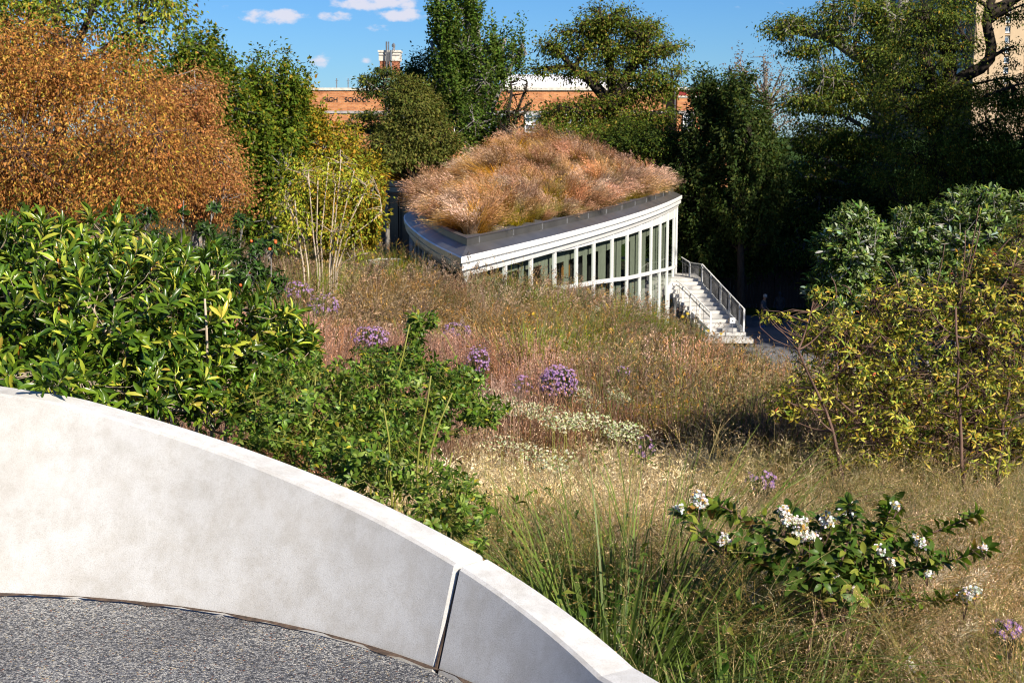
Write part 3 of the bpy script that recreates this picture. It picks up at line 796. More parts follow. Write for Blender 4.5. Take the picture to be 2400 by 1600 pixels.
# door with white rails near the right end
a, na, ha, ta = mul[11]; b, nb, hb, tb_ = mul[12]
dn = MB(); dn.bar((*(a + na * .05), -8.15), (*(b + nb * .05), -8.15), .12, .5); door = dn.build('door', M['white'], bld, label='white framed glass door under a deep rail')
for q_, n_ in ((a + (b - a) * .14, na), (a + (b - a) * .88, nb)):
    g = MB(); oriented_box(g, q_ + n_ * .06, n_, ZB, -7.9, .16, .1); f_ = bpy.data.meshes.new('door_stile'); f_.from_pydata(g.v, [], g.f)
    o = bpy.data.objects.new('door_stile', f_); f_.materials.append(M['white']); C.objects.link(o); o.parent = door
    o.location = (0, 0, 0)
# left facade: narrow bays between pale posts, its shade put into darker glass
LT = np.gradient(LF, axis=0); LN = norm(np.c_[LT[:, 1], -LT[:, 0]])
Lw = LF - LN * .24
for j in range(3, len(LF) - 5, 3):
    if LF[j][1] > 66: continue
    g = MB(); oriented_box(g, Lw[j], LN[j], ZB, ZC - .62, .11, .12); g.build('mullion', M['white'], bld)
    j2 = min(j + 3, len(LF) - 1)
    g = MB(); g.quad((*(Lw[j]), ZB), (*(Lw[j2]), ZB), (*(Lw[j2]), ZC - .6), (*(Lw[j]), ZC - .6)); g.build('pane', M['dglass'], bld)
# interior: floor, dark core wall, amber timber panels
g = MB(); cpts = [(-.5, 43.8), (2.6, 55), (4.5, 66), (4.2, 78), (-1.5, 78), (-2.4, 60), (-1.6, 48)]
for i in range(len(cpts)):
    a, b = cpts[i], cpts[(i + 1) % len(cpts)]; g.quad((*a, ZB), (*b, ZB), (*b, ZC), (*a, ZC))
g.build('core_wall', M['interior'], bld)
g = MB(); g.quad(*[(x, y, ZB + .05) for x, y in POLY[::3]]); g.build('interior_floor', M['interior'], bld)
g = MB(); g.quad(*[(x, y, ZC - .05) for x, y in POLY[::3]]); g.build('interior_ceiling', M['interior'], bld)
for i in (2, 3, 4):
    a, b, nn = mul[i][0], mul[i + 1][0], mul[i][1]
    g = MB(); zc_ = mul[i][2]; g.bar((*(a + (b - a) * .1 - nn * .75), zc_ - .78), (*(a + (b - a) * .72 - nn * .75), zc_ - .78), .05, .85); g.build('timber_panel', M['amber'], bld)

# left wing in shade
WG = np.array([(-4.6, 83.), (-5.3, 84), (-12.5, 93.5)])
wg = empty('shaded_wing', (-8, 88, -8), 'dark shaded wing of the pavilion with a thin grey roof edge', 'building wing')
Wp = resample(WG, .8)[::-1]
sweep('wing_wall', Wp, [(0, -10.8), (0, ZC - .5)], M['dark'], wg)
sweep('roof_edge', Wp, [(-.4, ZC + .45), (.25, ZC + .42), (.25, ZC + .1), (.1, ZC + .05), (.1, ZC - .25), (0, ZC - .5)], M['zinc'], wg)
g = MB(); g.quad((-4.6, 83, ZC + .4), (-5.3, 84, ZC + .4), (-12.5, 93.5, ZC + .4), (-4, 96, ZC + .4)); g.build('wing_roof', M['ballast'], wg)
for t in np.linspace(.06, .94, 9):
    p = Wp[0] + (Wp[-1] - Wp[0]) * t; g = MB(); g.box((p[0] - .05, p[1] - .05, -6.5), (.08, .08, 5), R(-53)); g.build('post', M['dark'], wg)

# ------------------------------------------------------------------ STAIRS
st = empty('outdoor_stair', (10.6, 70, -10.0), 'pale stone stair rising beside the pavilion with rail shadows on its treads', 'stair')
s0 = np.array([10.55, 69.6]); s1 = np.array([8.75, 73.8]); NS = 13; z0, z1 = -10.02, -7.75; HWd = 1.02
for i in range(NS):
    t = i / NS; c = s0 + (s1 - s0) * t; z = z0 + (z1 - z0) * t
    g = MB(); g.box((c[0], c[1] + .19, z - .06), (HWd * 2, .42, .16)); g.box((c[0], c[1] + .23, z - .29), (HWd * 2 - .02, .38, .30)); g.build('step', M['step'], st)
g = MB(); g.box((s1[0] - .1, s1[1] + 1.5, z1 - .1), (2.5, 2.8, .16)); g.build('landing', M['step'], st)
g = MB(); g.box((s0[0], s0[1] - .35, -10.3), (2.5, 1.0, .2)); g.build('foot_slab', M['step'], st)
def railing(name, label, pts, hgt, posts, balus=.115):
    """pts: foot line of the rail in the world"""
    r = empty(name, pts[0], label, 'railing'); P = np.array(pts, float)
    for a, b in zip(P[:-1], P[1:]):
        g = MB(); g.bar((a[0], a[1], a[2] + hgt), (b[0], b[1], b[2] + hgt), .05, .045); g.build('top_rail', M['white_rail'], r)
        g = MB(); g.bar((a[0], a[1], a[2] + .02), (b[0], b[1], b[2] + .02), .07, .16); g.build('bottom_rail', M['white_rail'], r)
        L = np.linalg.norm((b - a)[:2]); n = max(2, int(L / balus))
        if L > .3:
            for k in range(1, n):
                p = a + (b - a) * k / n; g = MB(); g.bar((p[0], p[1], p[2] + .08), (p[0], p[1], p[2] + hgt - .03), .022); g.build('baluster', M['iron'], r)
            g = MB(); g.bar((a[0] - .03, a[1] - .04, a[2] + hgt - .2), (b[0] - .03, b[1] - .04, b[2] + hgt - .2), .035); g.build('handrail', M['iron'], r)
    for p in posts:
        g = MB(); g.box((p[0], p[1], p[2] + hgt / 2 - .02), (.085, .085, hgt + .05)); g.build('post', M['white_rail'], r)
    return r
rt = [at(1743, 775, 69.6), at(1645, 668, 73.6), at(1616, 663, 74.8), at(1596, 650, 75.5)]
posts = [rt[0] + (rt[1] - rt[0]) * t for t in (0, .10, .335, .55, .775, 1.)] + [rt[2]]
railing('stair_railing', 'tall white post railing with grey balusters along the right side of the stair', rt, 1.08, posts)
lt = [at(1665, 778, 69.4), at(1600, 712, 72.2), at(1585, 700, 73.2)]
railing('stair_railing', 'thin white railing on the left side of the stair, next to the glass wall', lt, .95, [lt[0], lt[0] + (lt[1] - lt[0]) * .38, lt[0] + (lt[1] - lt[0]) * .72, lt[1]], .6)
sg = empty('stair_sign', at(1717, 768, 69.2), 'small white square sign at the foot of the stair', 'sign')
p = at(1717, 751, 69.2); g = MB(); g.box(p, (.27, .03, .27)); g.build('sign_board', M['sign'], sg)
g = MB(); g.box((p[0], p[1] - .02, p[2] - .01), (.07, .012, .06)); g.build('sign_mark', M['ink'], sg)
g = MB(); g.box((p[0], p[1] + .03, p[2] - .35), (.04, .03, .6)); g.build('sign_post', M['iron'], sg)
# ramp slab and small white railing left of the pavilion
rs = empty('ramp_slab', at(884, 622, 44), 'pale concrete ramp slab in grass left of the pavilion', 'slab')
g = MB(); A1, A2, A3, A4 = at(862, 609, 46), at(884, 607, 47.5), at(908, 628, 43.5), at(900, 632, 43)
dz = np.array([0, 0, .25])
g.quad(A1, A4, A3, A2); g.quad(A1, A1 - dz, A4 - dz, A4); g.quad(A4, A4 - dz, A3 - dz, A3); g.build('slab_top', M['stone'], rs)
railing('path_railing', 'short white railing beside the ramp slab, left of the pavilion', [at(884, 636, 47.6), at(945, 636, 48.2)], .42, [at(884, 636, 47.6), at(945, 636, 48.2)], .1)
for o in [o for o in bpy.data.objects if o.parent and o.parent.name.startswith('path_railing') and o.name.startswith(('baluster', 'handrail'))]:
    o.data.materials[0] = M['white_rail']

# ------------------------------------------------------------------ PEOPLE
def skinned(name, verts, edges, radii, mat, parent, root=0, sub=1):
    me = bpy.data.meshes.new(name); me.from_pydata([tuple(v) for v in verts], edges, []); o = bpy.data.objects.new(name, me); C.objects.link(o)
    o.parent = parent; me.materials.append(mat)
    m = o.modifiers.new('skin', 'SKIN'); m.use_smooth_shade = True
    for i, r_ in enumerate(radii):
        sv = me.skin_vertices[0].data[i]; sv.radius = (r_, r_) if not isinstance(r_, tuple) else r_; sv.use_root = (i == root)
    s_ = o.modifiers.new('sub', 'SUBSURF'); s_.levels = sub; s_.render_levels = sub
    return o
def ball(name, c, r, mat, parent, sq=(1, 1, 1), cut=None):
    g = MB(); n, m_ = 12, 8
    for i in range(m_ + 1):
        th = PI * i / m_
        for j in range(n):
            a = 2 * PI * j / n; g.v.append((c[0] + r * sq[0] * math.sin(th) * math.cos(a), c[1] + r * sq[1] * math.sin(th) * math.sin(a), c[2] + r * sq[2] * math.cos(th)))
    for i in range(m_):
        if cut and i >= cut: break
        for j in range(n): g.f.append((i * n + j, (i + 1) * n + j, (i + 1) * n + (j + 1) % n, i * n + (j + 1) % n))
    me = bpy.data.meshes.new(name); me.from_pydata(g.v, [], g.f); me.polygons.foreach_set('use_smooth', [True] * len(me.polygons))
    o = bpy.data.objects.new(name, me); me.materials.append(mat); C.objects.link(o); o.parent = parent; return o
def person(foot, rot, label, shirt, legs, shoe, skin, hairm, long_legs=False, lean=.05):
    r = empty('person', foot, label, 'person'); r['_at'] = 1; r.rotation_euler = (0, 0, rot)
    # x = side, -y = forward
    J = dict(pel=(0, 0, .95), waist=(0, -.02, 1.08), chest=(0, -.05, 1.32), neck=(0, -.09, 1.50), hb=(0, -.12, 1.58), head=(0, -.14, 1.67), top=(0, -.14, 1.73),
             lh=(.10, 0, .92), lk=(.13, -.08, .50), la=(.13, .06, .09), lt=(.13, -.08, .04), rh=(-.10, 0, .92), rk=(-.13, -.02, .50), ra=(-.14, .10, .09), rt=(-.14, -.04, .04),
             ls=(.19, -.06, 1.43), le=(.27, -.02, 1.16), lw=(.24, -.22, .98), lf=(.22, -.30, .93), rs=(-.19, -.06, 1.43), re=(-.29, -.06, 1.16), rw=(-.26, -.26, .99), rf=(-.24, -.34, .94))
    k = list(J); ix = {n: i for i, n in enumerate(k)}
    E = [('pel', 'waist'), ('waist', 'chest'), ('chest', 'neck'), ('neck', 'hb'), ('hb', 'head'), ('head', 'top'), ('pel', 'lh'), ('lh', 'lk'), ('lk', 'la'), ('la', 'lt'), ('pel', 'rh'), ('rh', 'rk'), ('rk', 'ra'), ('ra', 'rt'),
         ('chest', 'ls'), ('ls', 'le'), ('le', 'lw'), ('lw', 'lf'), ('chest', 'rs'), ('rs', 're'), ('re', 'rw'), ('rw', 'rf')]
    rad = dict(pel=.14, waist=.13, chest=.16, neck=.06, hb=.075, head=.095, top=.07, lh=.09, lk=.058, la=.04, lt=.035, rh=.09, rk=.058, ra=.04, rt=.035, ls=.06, le=.043, lw=.03, lf=.035, rs=.06, re=.043, rw=.03, rf=.035)
    skinned('body', [J[n] for n in k], [(ix[a], ix[b]) for a, b in E], [rad[n] for n in k], skin, r)
    def sub(name, names, edges, rr, mat):
        i2 = {n: i for i, n in enumerate(names)}
        skinned(name, [J[n] for n in names], [(i2[a], i2[b]) for a, b in edges], rr, mat, r)
    m1 = {**J}
    J['lm'] = tuple(np.array(J['ls']) * .35 + np.array(J['le']) * .65); J['rm'] = tuple(np.array(J['rs']) * .35 + np.array(J['re']) * .65)
    sub('shirt', ['pel', 'waist', 'chest', 'ls', 'lm', 'rs', 'rm'], [('pel', 'waist'), ('waist', 'chest'), ('chest', 'ls'), ('ls', 'lm'), ('chest', 'rs'), ('rs', 'rm')], [.165, .16, .185, .085, .068, .085, .068], shirt)
    J['lkk'] = tuple(np.array(J['lh']) * .15 + np.array(J['lk']) * .85) if not long_legs else J['la']; J['rkk'] = tuple(np.array(J['rh']) * .15 + np.array(J['rk']) * .85) if not long_legs else J['ra']
    sub('trousers' if long_legs else 'shorts', ['pel', 'lh', 'lkk', 'rh', 'rkk'], [('pel', 'lh'), ('lh', 'lkk'), ('pel', 'rh'), ('rh', 'rkk')], [.15, .11, .085, .11, .085], legs)
    ball('hair', (0, -.125, 1.70), .115, hairm, r, (.85, 1., 1.), 5)
    ball('nose', (0, -.245, 1.64), .018, skin, r)
    for sx in (.13, -.14): ball('shoe', (sx, .0 if sx > 0 else .04, .045), .06, shoe, r, (.8, 2., .75))
    return r
fp = at(1786, 768, 75.6)
person((fp[0], fp[1], -10.58), R(60), 'grey haired person in charcoal shirt and shorts with blue shoes on the plaza', M['shirt'], M['shorts'], M['blue'], M['skin'], M['hair'])
fp = at(1826, 764, 76.8)
person((fp[0], fp[1], -10.58), R(-20), 'person dressed all in black with light shoes, beside the grey haired one', M['black'], M['black'], M['whiteshoe'], M['black'], M['black'], True)

# ------------------------------------------------------------------ FENCE behind the plaza
fc = empty('timber_fence', (17, 84, -10.6), 'dark red-brown board fence with grey shingled coping behind the plaza', 'fence')
bm = MB(); bm.box((0, 0, 0), (.185, .04, 2.5)); bme = bpy.data.meshes.new('board'); bme.from_pydata(bm.v, [], bm.f); bme.materials.append(M['fence'])
xf0 = at(1628, 700, 84)[0]; nb = 62
for i in range(nb):
    o = bpy.data.objects.new('board', bme); C.objects.link(o); o.parent = fc
    o.location = (xf0 + i * .2 - 17, random.uniform(-.012, .012), 1.1); o.scale = (random.uniform(.9, 1.02), 1, 1)
for i in range(0, 6):
    g = MB(); g.box((xf0 + i * 2.4, 83.93, -9.35), (.16, .14, 2.6)); g.build('post', M['fence'], fc)
g = MB(); g.box((xf0 + nb * .1, 84, -8.05), (nb * .2 + .4, .7, .06)); g.box((xf0 + nb * .1, 84.1, -7.9), (nb * .2 + .2, .4, .25)); g.build('coping', M['fencecap'], fc)
sheet('lawn', lambda x, y: np.full(len(x), -10.55), xf0 - 1, xf0 + 12, 80.5, 83.8, 4, 3, M['lawn'], kind='structure')

# ------------------------------------------------------------------ SCHOOL
YS = 150.
sch = empty('school_building', (5, YS, -8), 'long orange brick school with stone coping behind the trees', 'school')
def wbox(px0, px1, py0, py1, d, depth, name, mat, parent):
    a = at(px0, py0, d); b = at(px1, py1, d); g = MB()
    g.box(((a[0] + b[0]) / 2, d + depth / 2, (a[2] + b[2]) / 2), (b[0] - a[0], depth, a[2] - b[2])); return g.build(name, mat, parent)
wbox(560, 1058, 212, 440, YS, 14, 'wall', M['brick'], sch)
wbox(1058, 1600 - 12, 212, 440, YS + .8, 14, 'wall', M['brick'], sch)
wbox(1588, 1705, 211, 440, YS - .6, 14, 'wall', M['brick'], sch)
wbox(555, 1059, 206, 212, YS - .15, 14, 'coping', M['stone'], sch)
wbox(1059, 1588, 207, 212, YS + .6, 14, 'coping', M['stone'], sch)
wbox(1585, 1708, 205, 211, YS - .9, 14, 'coping', M['stone'], sch)
wbox(560, 1059, 260, 266, YS - .12, .2, 'stone_band', M['band'], sch)
wbox(1059, 1588, 260, 266, YS + .65, .2, 'stone_band', M['band'], sch)
wbox(1588, 1706, 260, 266, YS - .72, .2, 'stone_band', M['band'], sch)
for (c_, w_) in ((1000, 44), (1085, 40), (1165, 46), (1258, 54), (1352, 48), (1440, 44), (1516, 30), (1614, 24), (1680, 24), (940, 44)):
    yf = YS - .65 if c_ > 1588 else (YS + .75 if c_ > 1059 else YS - .05)
    y1 = 310
    w = wbox(c_ - w_ / 2, c_ + w_ / 2, 268, y1, yf - .02, .06, 'window', M['winblue'], sch)
    g = MB(); a = at(c_ - w_ / 2, 268, yf); b = at(c_ + w_ / 2, y1, yf)
    for k in range(4): x = a[0] + (b[0] - a[0]) * k / 3; g.box((x, yf - .1, (a[2] + b[2]) / 2), (.09 if k in (0, 3) else .05, .1, a[2] - b[2]))
    for k in range(6): z = b[2] + (a[2] - b[2]) * k / 5; g.box(((a[0] + b[0]) / 2, yf - .1, z), (b[0] - a[0], .09, .08 if k in (0, 5) else .045))
    for k, j in ((0, 2), (2, 1), (1, 0)): g.box((a[0] + (b[0] - a[0]) * (k + .5) / 3, yf - .08, b[2] + (a[2] - b[2]) * (j + .5) / 5), ((b[0] - a[0]) / 3, .05, (a[2] - b[2]) / 5))
    fo = g.build('frame', M['roofwhite'], w)
for c0, c1 in ((1592, 1608), (1626, 1642)): wbox(c0, c1, 215, 223, YS - .66, .1, 'red_panel', M['red'], sch)
wbox(1590, 1660, 225, 229, YS - .7, .15, 'sill', M['stone'], sch)
g = MB(); p = at(1582, 240, YS - .65); g.tube([(p[0], p[1], p[2] - 2), (p[0], p[1], p[2] + 1.4)], .06); g.build('downpipe', M['iron'], sch)
# incised school name
for word, px_w in (('HIGH', 756), ('SCHOOL', 808)):
    fc_ = bpy.data.curves.new('lettering', 'FONT'); fc_.body = word; fc_.size = .66; fc_.extrude = .02
    fo = bpy.data.objects.new('lettering', fc_); C.objects.link(fo); bpy.context.view_layer.update()
    lm = bpy.data.meshes.new_from_object(fo.evaluated_get(bpy.context.evaluated_depsgraph_get())); bpy.data.objects.remove(fo)
    lm.materials.clear(); lm.materials.append(M['letter']); fo = bpy.data.objects.new('lettering', lm); C.objects.link(fo)
    p = at(px_w, 238.5, YS - .06); fo.rotation_euler = (PI / 2, 0, 0); fo.parent = sch; fo.location = Vector(p) - Vector(sch.location)
# white vaulted roof over the hall
vr = empty('vaulted_roof', at(1330, 205, 160), 'white vaulted gymnasium roof rising behind the school parapet', 'roof')
g = MB(); a = at(1130, 207, 160); b = at(1520, 207, 160); zt = at(1300, 171, 160)[2]; zb_ = at(1300, 222, 160)[2]; n = 14
for i in range(n):
    def prof(t):
        return (158 + 14 * t, zb_ + (zt - zb_) * (math.sin(PI * (.08 + .84 * t)) ** .7 if 0 < t < 1 else .25))
    (ya, za), (yb, zb2) = prof(i / n), prof((i + 1) / n)
    g.quad((a[0] + 2, ya, za), (b[0] - 2.2, ya, za), (b[0] - 2.2, yb, zb2), (a[0] + 2, yb, zb2))
g.quad((a[0] + 2, 158, zb_), (b[0] - 2.2, 158, zb_), (b[0] - 2.2, 158, zb_ + 1), (a[0] + 2, 158, zb_ + 1))
g.quad(*[(a[0] + 2, prof(i / n)[0], prof(i / n)[1]) for i in range(n + 1)])
g.build('roof_shell', M['roofwhite'], vr)
wbox(1132, 1500, 203, 209, 157.9, .3, 'roof_gutter', M['stone'], vr)
for px in (1460, 1540): wbox(px - 9, px + 9, 182, 206, 162, 1, 'roof_vent', M['copper'], vr)
# chimney tower
tw = empty('brick_chimney_tower', at(912, 205, 156), 'square brick tower with white stone top, ladder and aerials above the school', 'tower')
wbox(890, 935, 143, 214, 156, 2.2, 'shaft', M['brick_dark'], tw)
wbox(887.5, 937.5, 122, 143, 155.9, 2.5, 'stone_cap', M['stone'], tw); wbox(885.5, 939, 118, 122.5, 155.8, 2.7, 'cap_rim', M['stone'], tw)
wbox(888, 937, 128, 129.5, 155.8, .15, 'cap_line', M['band'], tw)
wbox(872, 952, 184, 200, 155, 4, 'copper_roof', M['copper'], tw)
for px, r_, y0_, y1_ in ((906, .10, 98, 190), (911, .06, 98, 150), (916, .13, 118, 185), (925, .04, 110, 120)):
    a, b = at(px, y0_, 155.5), at(px, y1_, 155.5); g = MB(); g.tube([b, a], r_, 6); g.build('pipe', M['iron'] if px != 916 else M['zinc_and_shade'], tw)
a = at(922.5, 118, 156.5); g = MB(); g.tube([a, a + [0, 0, .3], a + [0, 0, .32], a + [0, 0, .55], a + [0, 0, .75]], [.16, .08, .17, .2, .05], 8); g.build('vent_cowl', M['zinc_and_shade'], tw)
for px in (789, 816): 
    ar = empty('roof_aerial', at(px, 208, 150.5), 'thin dark aerial on the school roof, %s of two' % ('left' if px < 800 else 'right'), 'aerial')
    a, b = at(px, 208, 150.5), at(px, 184, 150.5); g = MB(); g.tube([a, b], .05, 5); g.bar(b + [-.16, 0, -.25], b + [.16, 0, -.25], .04); g.bar(b + [-.1, 0, -.5], b + [.1, 0, -.5], .04); g.build('mast', M['iron'], ar)

# ------------------------------------------------------------------ APARTMENT TOWER
D = 390.
apt = empty('apartment_tower', (150, D, -10), 'tan high-rise with a cream grid of ribs and small white windows', 'apartment block')
wbox(2301, 2720, -210, 330, D, 40, 'front_wall', M['tan'], apt)
c0 = at(2300, 200, D); dl = np.array([-.29, .96, 0]); h0, h1 = at(2300, 330, D)[2], at(2300, -210, D)[2]
g = MB(); b0 = c0 + dl * 55; g.quad((c0[0], D, h0), (b0[0], b0[1], h0), (b0[0], b0[1], h1), (c0[0], D, h1)); g.build('side_wall', M['tan'], apt)
ribx = [2302, 2340, 2386, 2434, 2480, 2528, 2576, 2624, 2672, 2718]
for i, x in enumerate(ribx): wbox(x - 3.2, x + 3.2, -210, 330, D - .5, .5, 'rib', M['beige'], apt)
fl_y = [ -204 + 23.8 * k for k in range(23)]
for y in fl_y: wbox(2301, 2720, y - 2, y + 2, D - .45, .45, 'floor_band', M['beige'], apt)
for y in fl_y:
    if y < -60 or y > 215: continue
    for cx in (2363, 2457):
        yy = y + 12; w = wbox(cx - 10.5, cx + 10.5, yy - 6, yy + 6.5, D - .12, .12, 'window', M['winblue'], apt)
        g = MB(); a = at(cx - 10.5, yy - 6, D - .2); b = at(cx + 10.5, yy + 6.5, D - .2)
        for xx in (a[0], b[0]): g.box((xx, D - .18, (a[2] + b[2]) / 2), (.16, .12, a[2] - b[2]))
        g.box(((a[0] + b[0]) / 2, D - .18, b[2]), (b[0] - a[0], .12, .3)); g.box(((a[0] + b[0]) / 2, D - .18, a[2]), (b[0] - a[0], .12, .12)); g.box(((a[0] + b[0]) / 2, D - .17, (a[2] + b[2]) / 2), (.1, .1, a[2] - b[2]))
        g.build('frame', M['roofwhite'], w)
        wbox(cx + 15, cx + 19, y + 4, y + 20, D - .1, .1, 'dark_strip', M['dark'], apt)  # solid dark strip right of the window, no recess in the wall
for k, (px, w_) in enumerate(((2110, 26), (2150, 22), (2200, 24), (2255, 26))):
    for y in fl_y:
        if y < -40 or y > 160: continue
        s_ = np.interp(px, [2050, 2300], [55, 0]); pc = c0 + dl * s_
        z = at(2300, y + 12, D)[2]; g = MB(); g.box((pc[0] - .1, pc[1], z), (.2, 4.2, 1.7), math.atan2(.29, .96)); g.build('side_window', M['winblue'], apt)


# ================================================================== VEGETATION
def wall_clear(x, y):
    return np.hypot(x - WC[0], y - WC[1]) > WR + .56
G_ = lambda x, y: float(ground(x, y)[0])

ORANGE = [(5, .36, .165, .045), (4, .44, .23, .055), (4, .25, .11, .035), (1.4, .52, .36, .06), (1, .22, .10, .03), (.6, .25, .25, .04)]
ORANGE2 = [(5, .40, .19, .07), (4, .47, .25, .09), (3, .30, .14, .05), (1, .22, .10, .04)]
YGREEN = [(4, .20, .25, .025), (3, .12, .17, .02), (2, .30, .30, .04), (1.2, .34, .22, .03), (2, .06, .10, .012)]
HORN = [(5, .085, .13, .012), (4, .13, .17, .016), (2, .045, .08, .01), (1.4, .26, .20, .02)]
HORN2 = [(4, .22, .20, .018), (3, .13, .16, .015), (2, .32, .23, .02), (1.4, .42, .24, .025), (.5, .50, .25, .03)]
YELLOW = [(5, .34, .36, .03), (3, .22, .27, .03), (2, .42, .36, .04), (1, .46, .28, .04)]
OLIVE = [(4, .13, .14, .03), (3, .09, .11, .025), (2, .17, .16, .04)]
GINKGO = [(4, .085, .14, .02), (3, .055, .10, .015), (1.5, .13, .17, .03)]
CYP = [(4, .11, .15, .02), (3, .07, .10, .015), (2, .18, .18, .03), (1, .20, .13, .035)]
DARKG = [(4, .035, .06, .014), (3, .05, .075, .016), (1, .09, .10, .02)]
LOCUST = [(4, .085, .12, .02), (3, .055, .085, .016), (2, .13, .15, .03), (.5, .26, .18, .03)]
GREYG = [(4, .20, .27, .10), (1.5, .42, .46, .36), (4, .11, .18, .035), (1, .3, .34, .06)]
PEAR = [(6, .40, .36, .045), (4, .20, .24, .028), (3, .52, .45, .08), (4, .07, .10, .013), (.8, .46, .27, .035), (.12, .40, .10, .05)]
BAY = [(4, .075, .135, .010), (3, .12, .19, .014), (2.2, .33, .37, .04), (4, .04, .085, .009), (.8, .42, .38, .06), (.12, .5, .2, .03)]
ROSE = [(4, .085, .145, .016), (3, .12, .19, .02), (2, .22, .29, .06), (2, .045, .085, .012), (.5, .36, .32, .03)]

def gz(x, y, dz=0.): return np.array([x, y, G_(x, y) + dz])

# ---- left side trees
c = at(90, 500, 27); tree('hornbeam_tree', 'broad hornbeam with dense rusty orange leaves at the left edge', 'tree', gz(c[0], 27), [c[0], 27, -1.4],
     [px_blob(120, 330, 330, 190, 27, 2.2), px_blob(-120, 260, 260, 220, 27, 2), px_blob(60, 170, 190, 110, 27.4, 1.6), px_blob(250, 210, 120, 130, 27.4, 1.4), px_blob(330, 400, 170, 130, 26.6, 1.4), px_blob(130, 470, 280, 70, 26.2, 1.5), px_blob(60, 110, 120, 70, 27.6, 1.)],
     800, 90, .066, ORANGE, M['leaf_dry'], M['bark_red'], .16, 16, .42, .8, T=FOLD, aspect=.5, droop=.45, lo=.25, up=.3, twig=.006)
c = at(455, 510, 30); tree('hornbeam_tree', 'smaller rusty brown hornbeam with grey twigs showing, left of the green hornbeams', 'tree', gz(c[0], 30), [c[0], 30, -1.9],
     [px_blob(455, 400, 125, 130, 30, 1.2), px_blob(400, 290, 80, 120, 30, 1.), px_blob(520, 450, 70, 65, 29.6, .7), px_blob(470, 230, 45, 70, 30, .6)],
     430, 84, .062, ORANGE2, M['leaf_dry'], M['bark_grey'], .12, 14, .36, .8, T=FOLD, aspect=.5, droop=.4, lo=.25, up=.3, twig=.009)
c = at(140, 300, 42); tree('linden_tree', 'tall yellow-green tree rising out of frame behind the orange hornbeam', 'tree', gz(c[0], 42), [c[0], 42, 1],
     [px_blob(130, 90, 250, 150, 42, 3), px_blob(-100, 60, 200, 200, 42, 3), px_blob(310, 110, 75, 110, 41.5, 1.2), px_blob(370, 30, 60, 50, 41.5, .8), px_blob(80, -120, 260, 130, 43, 3), px_blob(380, -60, 90, 50, 42, 1), px_blob(330, 230, 60, 60, 41.5, .8)],
     430, 75, .13, YGREEN, M['leaf'], M['bark_dark'], .28, 14, .62, .8, T=FOLD, aspect=.6, droop=.35, lo=.4, twig=.016)
for (px, d, bl, lab, pal, n) in (
    (465, 37, [px_blob(465, 330, 95, 200, 37, 1.6), px_blob(470, 165, 55, 82, 37, .9), px_blob(430, 230, 60, 100, 37, 1), px_blob(520, 250, 50, 90, 36.6, .8)], 'green hornbeam with a pointed top, behind the brown hornbeam', HORN, 300),
    (635, 39, [px_blob(625, 380, 105, 200, 39, 2), px_blob(650, 230, 70, 70, 39, 1), px_blob(590, 250, 50, 80, 39, .8), px_blob(560, 400, 60, 120, 38, 1)], 'dark green hornbeam with feathery top, behind the yellow multi-stemmed tree', HORN, 360),
    (790, 41, [px_blob(775, 460, 100, 135, 41, 2), px_blob(722, 300, 40, 80, 41, 1), px_blob(790, 370, 50, 60, 41, 1), px_blob(858, 470, 50, 95, 40.6, 1), px_blob(700, 350, 50, 120, 41, 1)], 'hornbeam turning yellow-orange, left of the pavilion roof', HORN2, 380)):
    c = at(px, 560, d); tree('hornbeam_tree', lab, 'tree', gz(c[0], d), [c[0], d, c[2] + .4], bl, int(n * 1.3), 85, .11, pal, M['leaf'], M['bark_grey'], .16, 12, .5, .9, T=FOLD, aspect=.6, droop=.1, lo=.3, up=.6,
         group='hornbeams left of the pavilion', grow=(0, 0, .9))
# multi-stemmed yellow tree
c = at(762, 655, 27); b0 = np.array([c[0], 27, G_(c[0], 27)])
tr = []
for (x0, x1, x2, yt) in ((718, 700, 690, 460), (748, 735, 722, 400), (752, 742, 745, 420), (757, 752, 770, 380), (772, 782, 800, 370), (776, 792, 830, 400), (780, 800, 850, 460), (770, 776, 786, 430), (727, 712, 672, 470), (779, 815, 895, 500)):
    dd = 27 + random.uniform(-.3, .3); a = at(x0, 655, dd); a[2] = b0[2]
    tr.append([a, at(x0 + (x1 - x0) * .35, 625, dd), at(x1, 560, dd), at((x1 + x2) / 2, (yt + 560) / 2, dd), at(x2, yt, dd)])
tree('birch_tree', 'slender multi-stemmed tree with pale bare trunks and sparse yellow leaves', 'tree', b0, b0 + [0, 0, 1],
     [px_blob(770, 400, 95, 55, 27, .8), px_blob(700, 430, 55, 50, 27, .6), px_blob(840, 440, 60, 60, 27, .6), px_blob(680, 480, 40, 40, 27, .4), px_blob(720, 525, 60, 40, 26.8, .4), px_blob(835, 520, 55, 40, 26.8, .4), px_blob(780, 560, 50, 25, 26.8, .3), px_blob(850, 590, 25, 12, 26.6, .2), px_blob(670, 555, 30, 20, 26.6, .2), px_blob(700, 590, 25, 14, 26.8, .2)],
     200, 15, .075, YELLOW, M['leaf'], M['bark_pale'], .018, 12, .24, .55, T=FOLD, aspect=.45, droop=.3, trunks=tr, twig=.006, lo=.2, limb_r=.45)

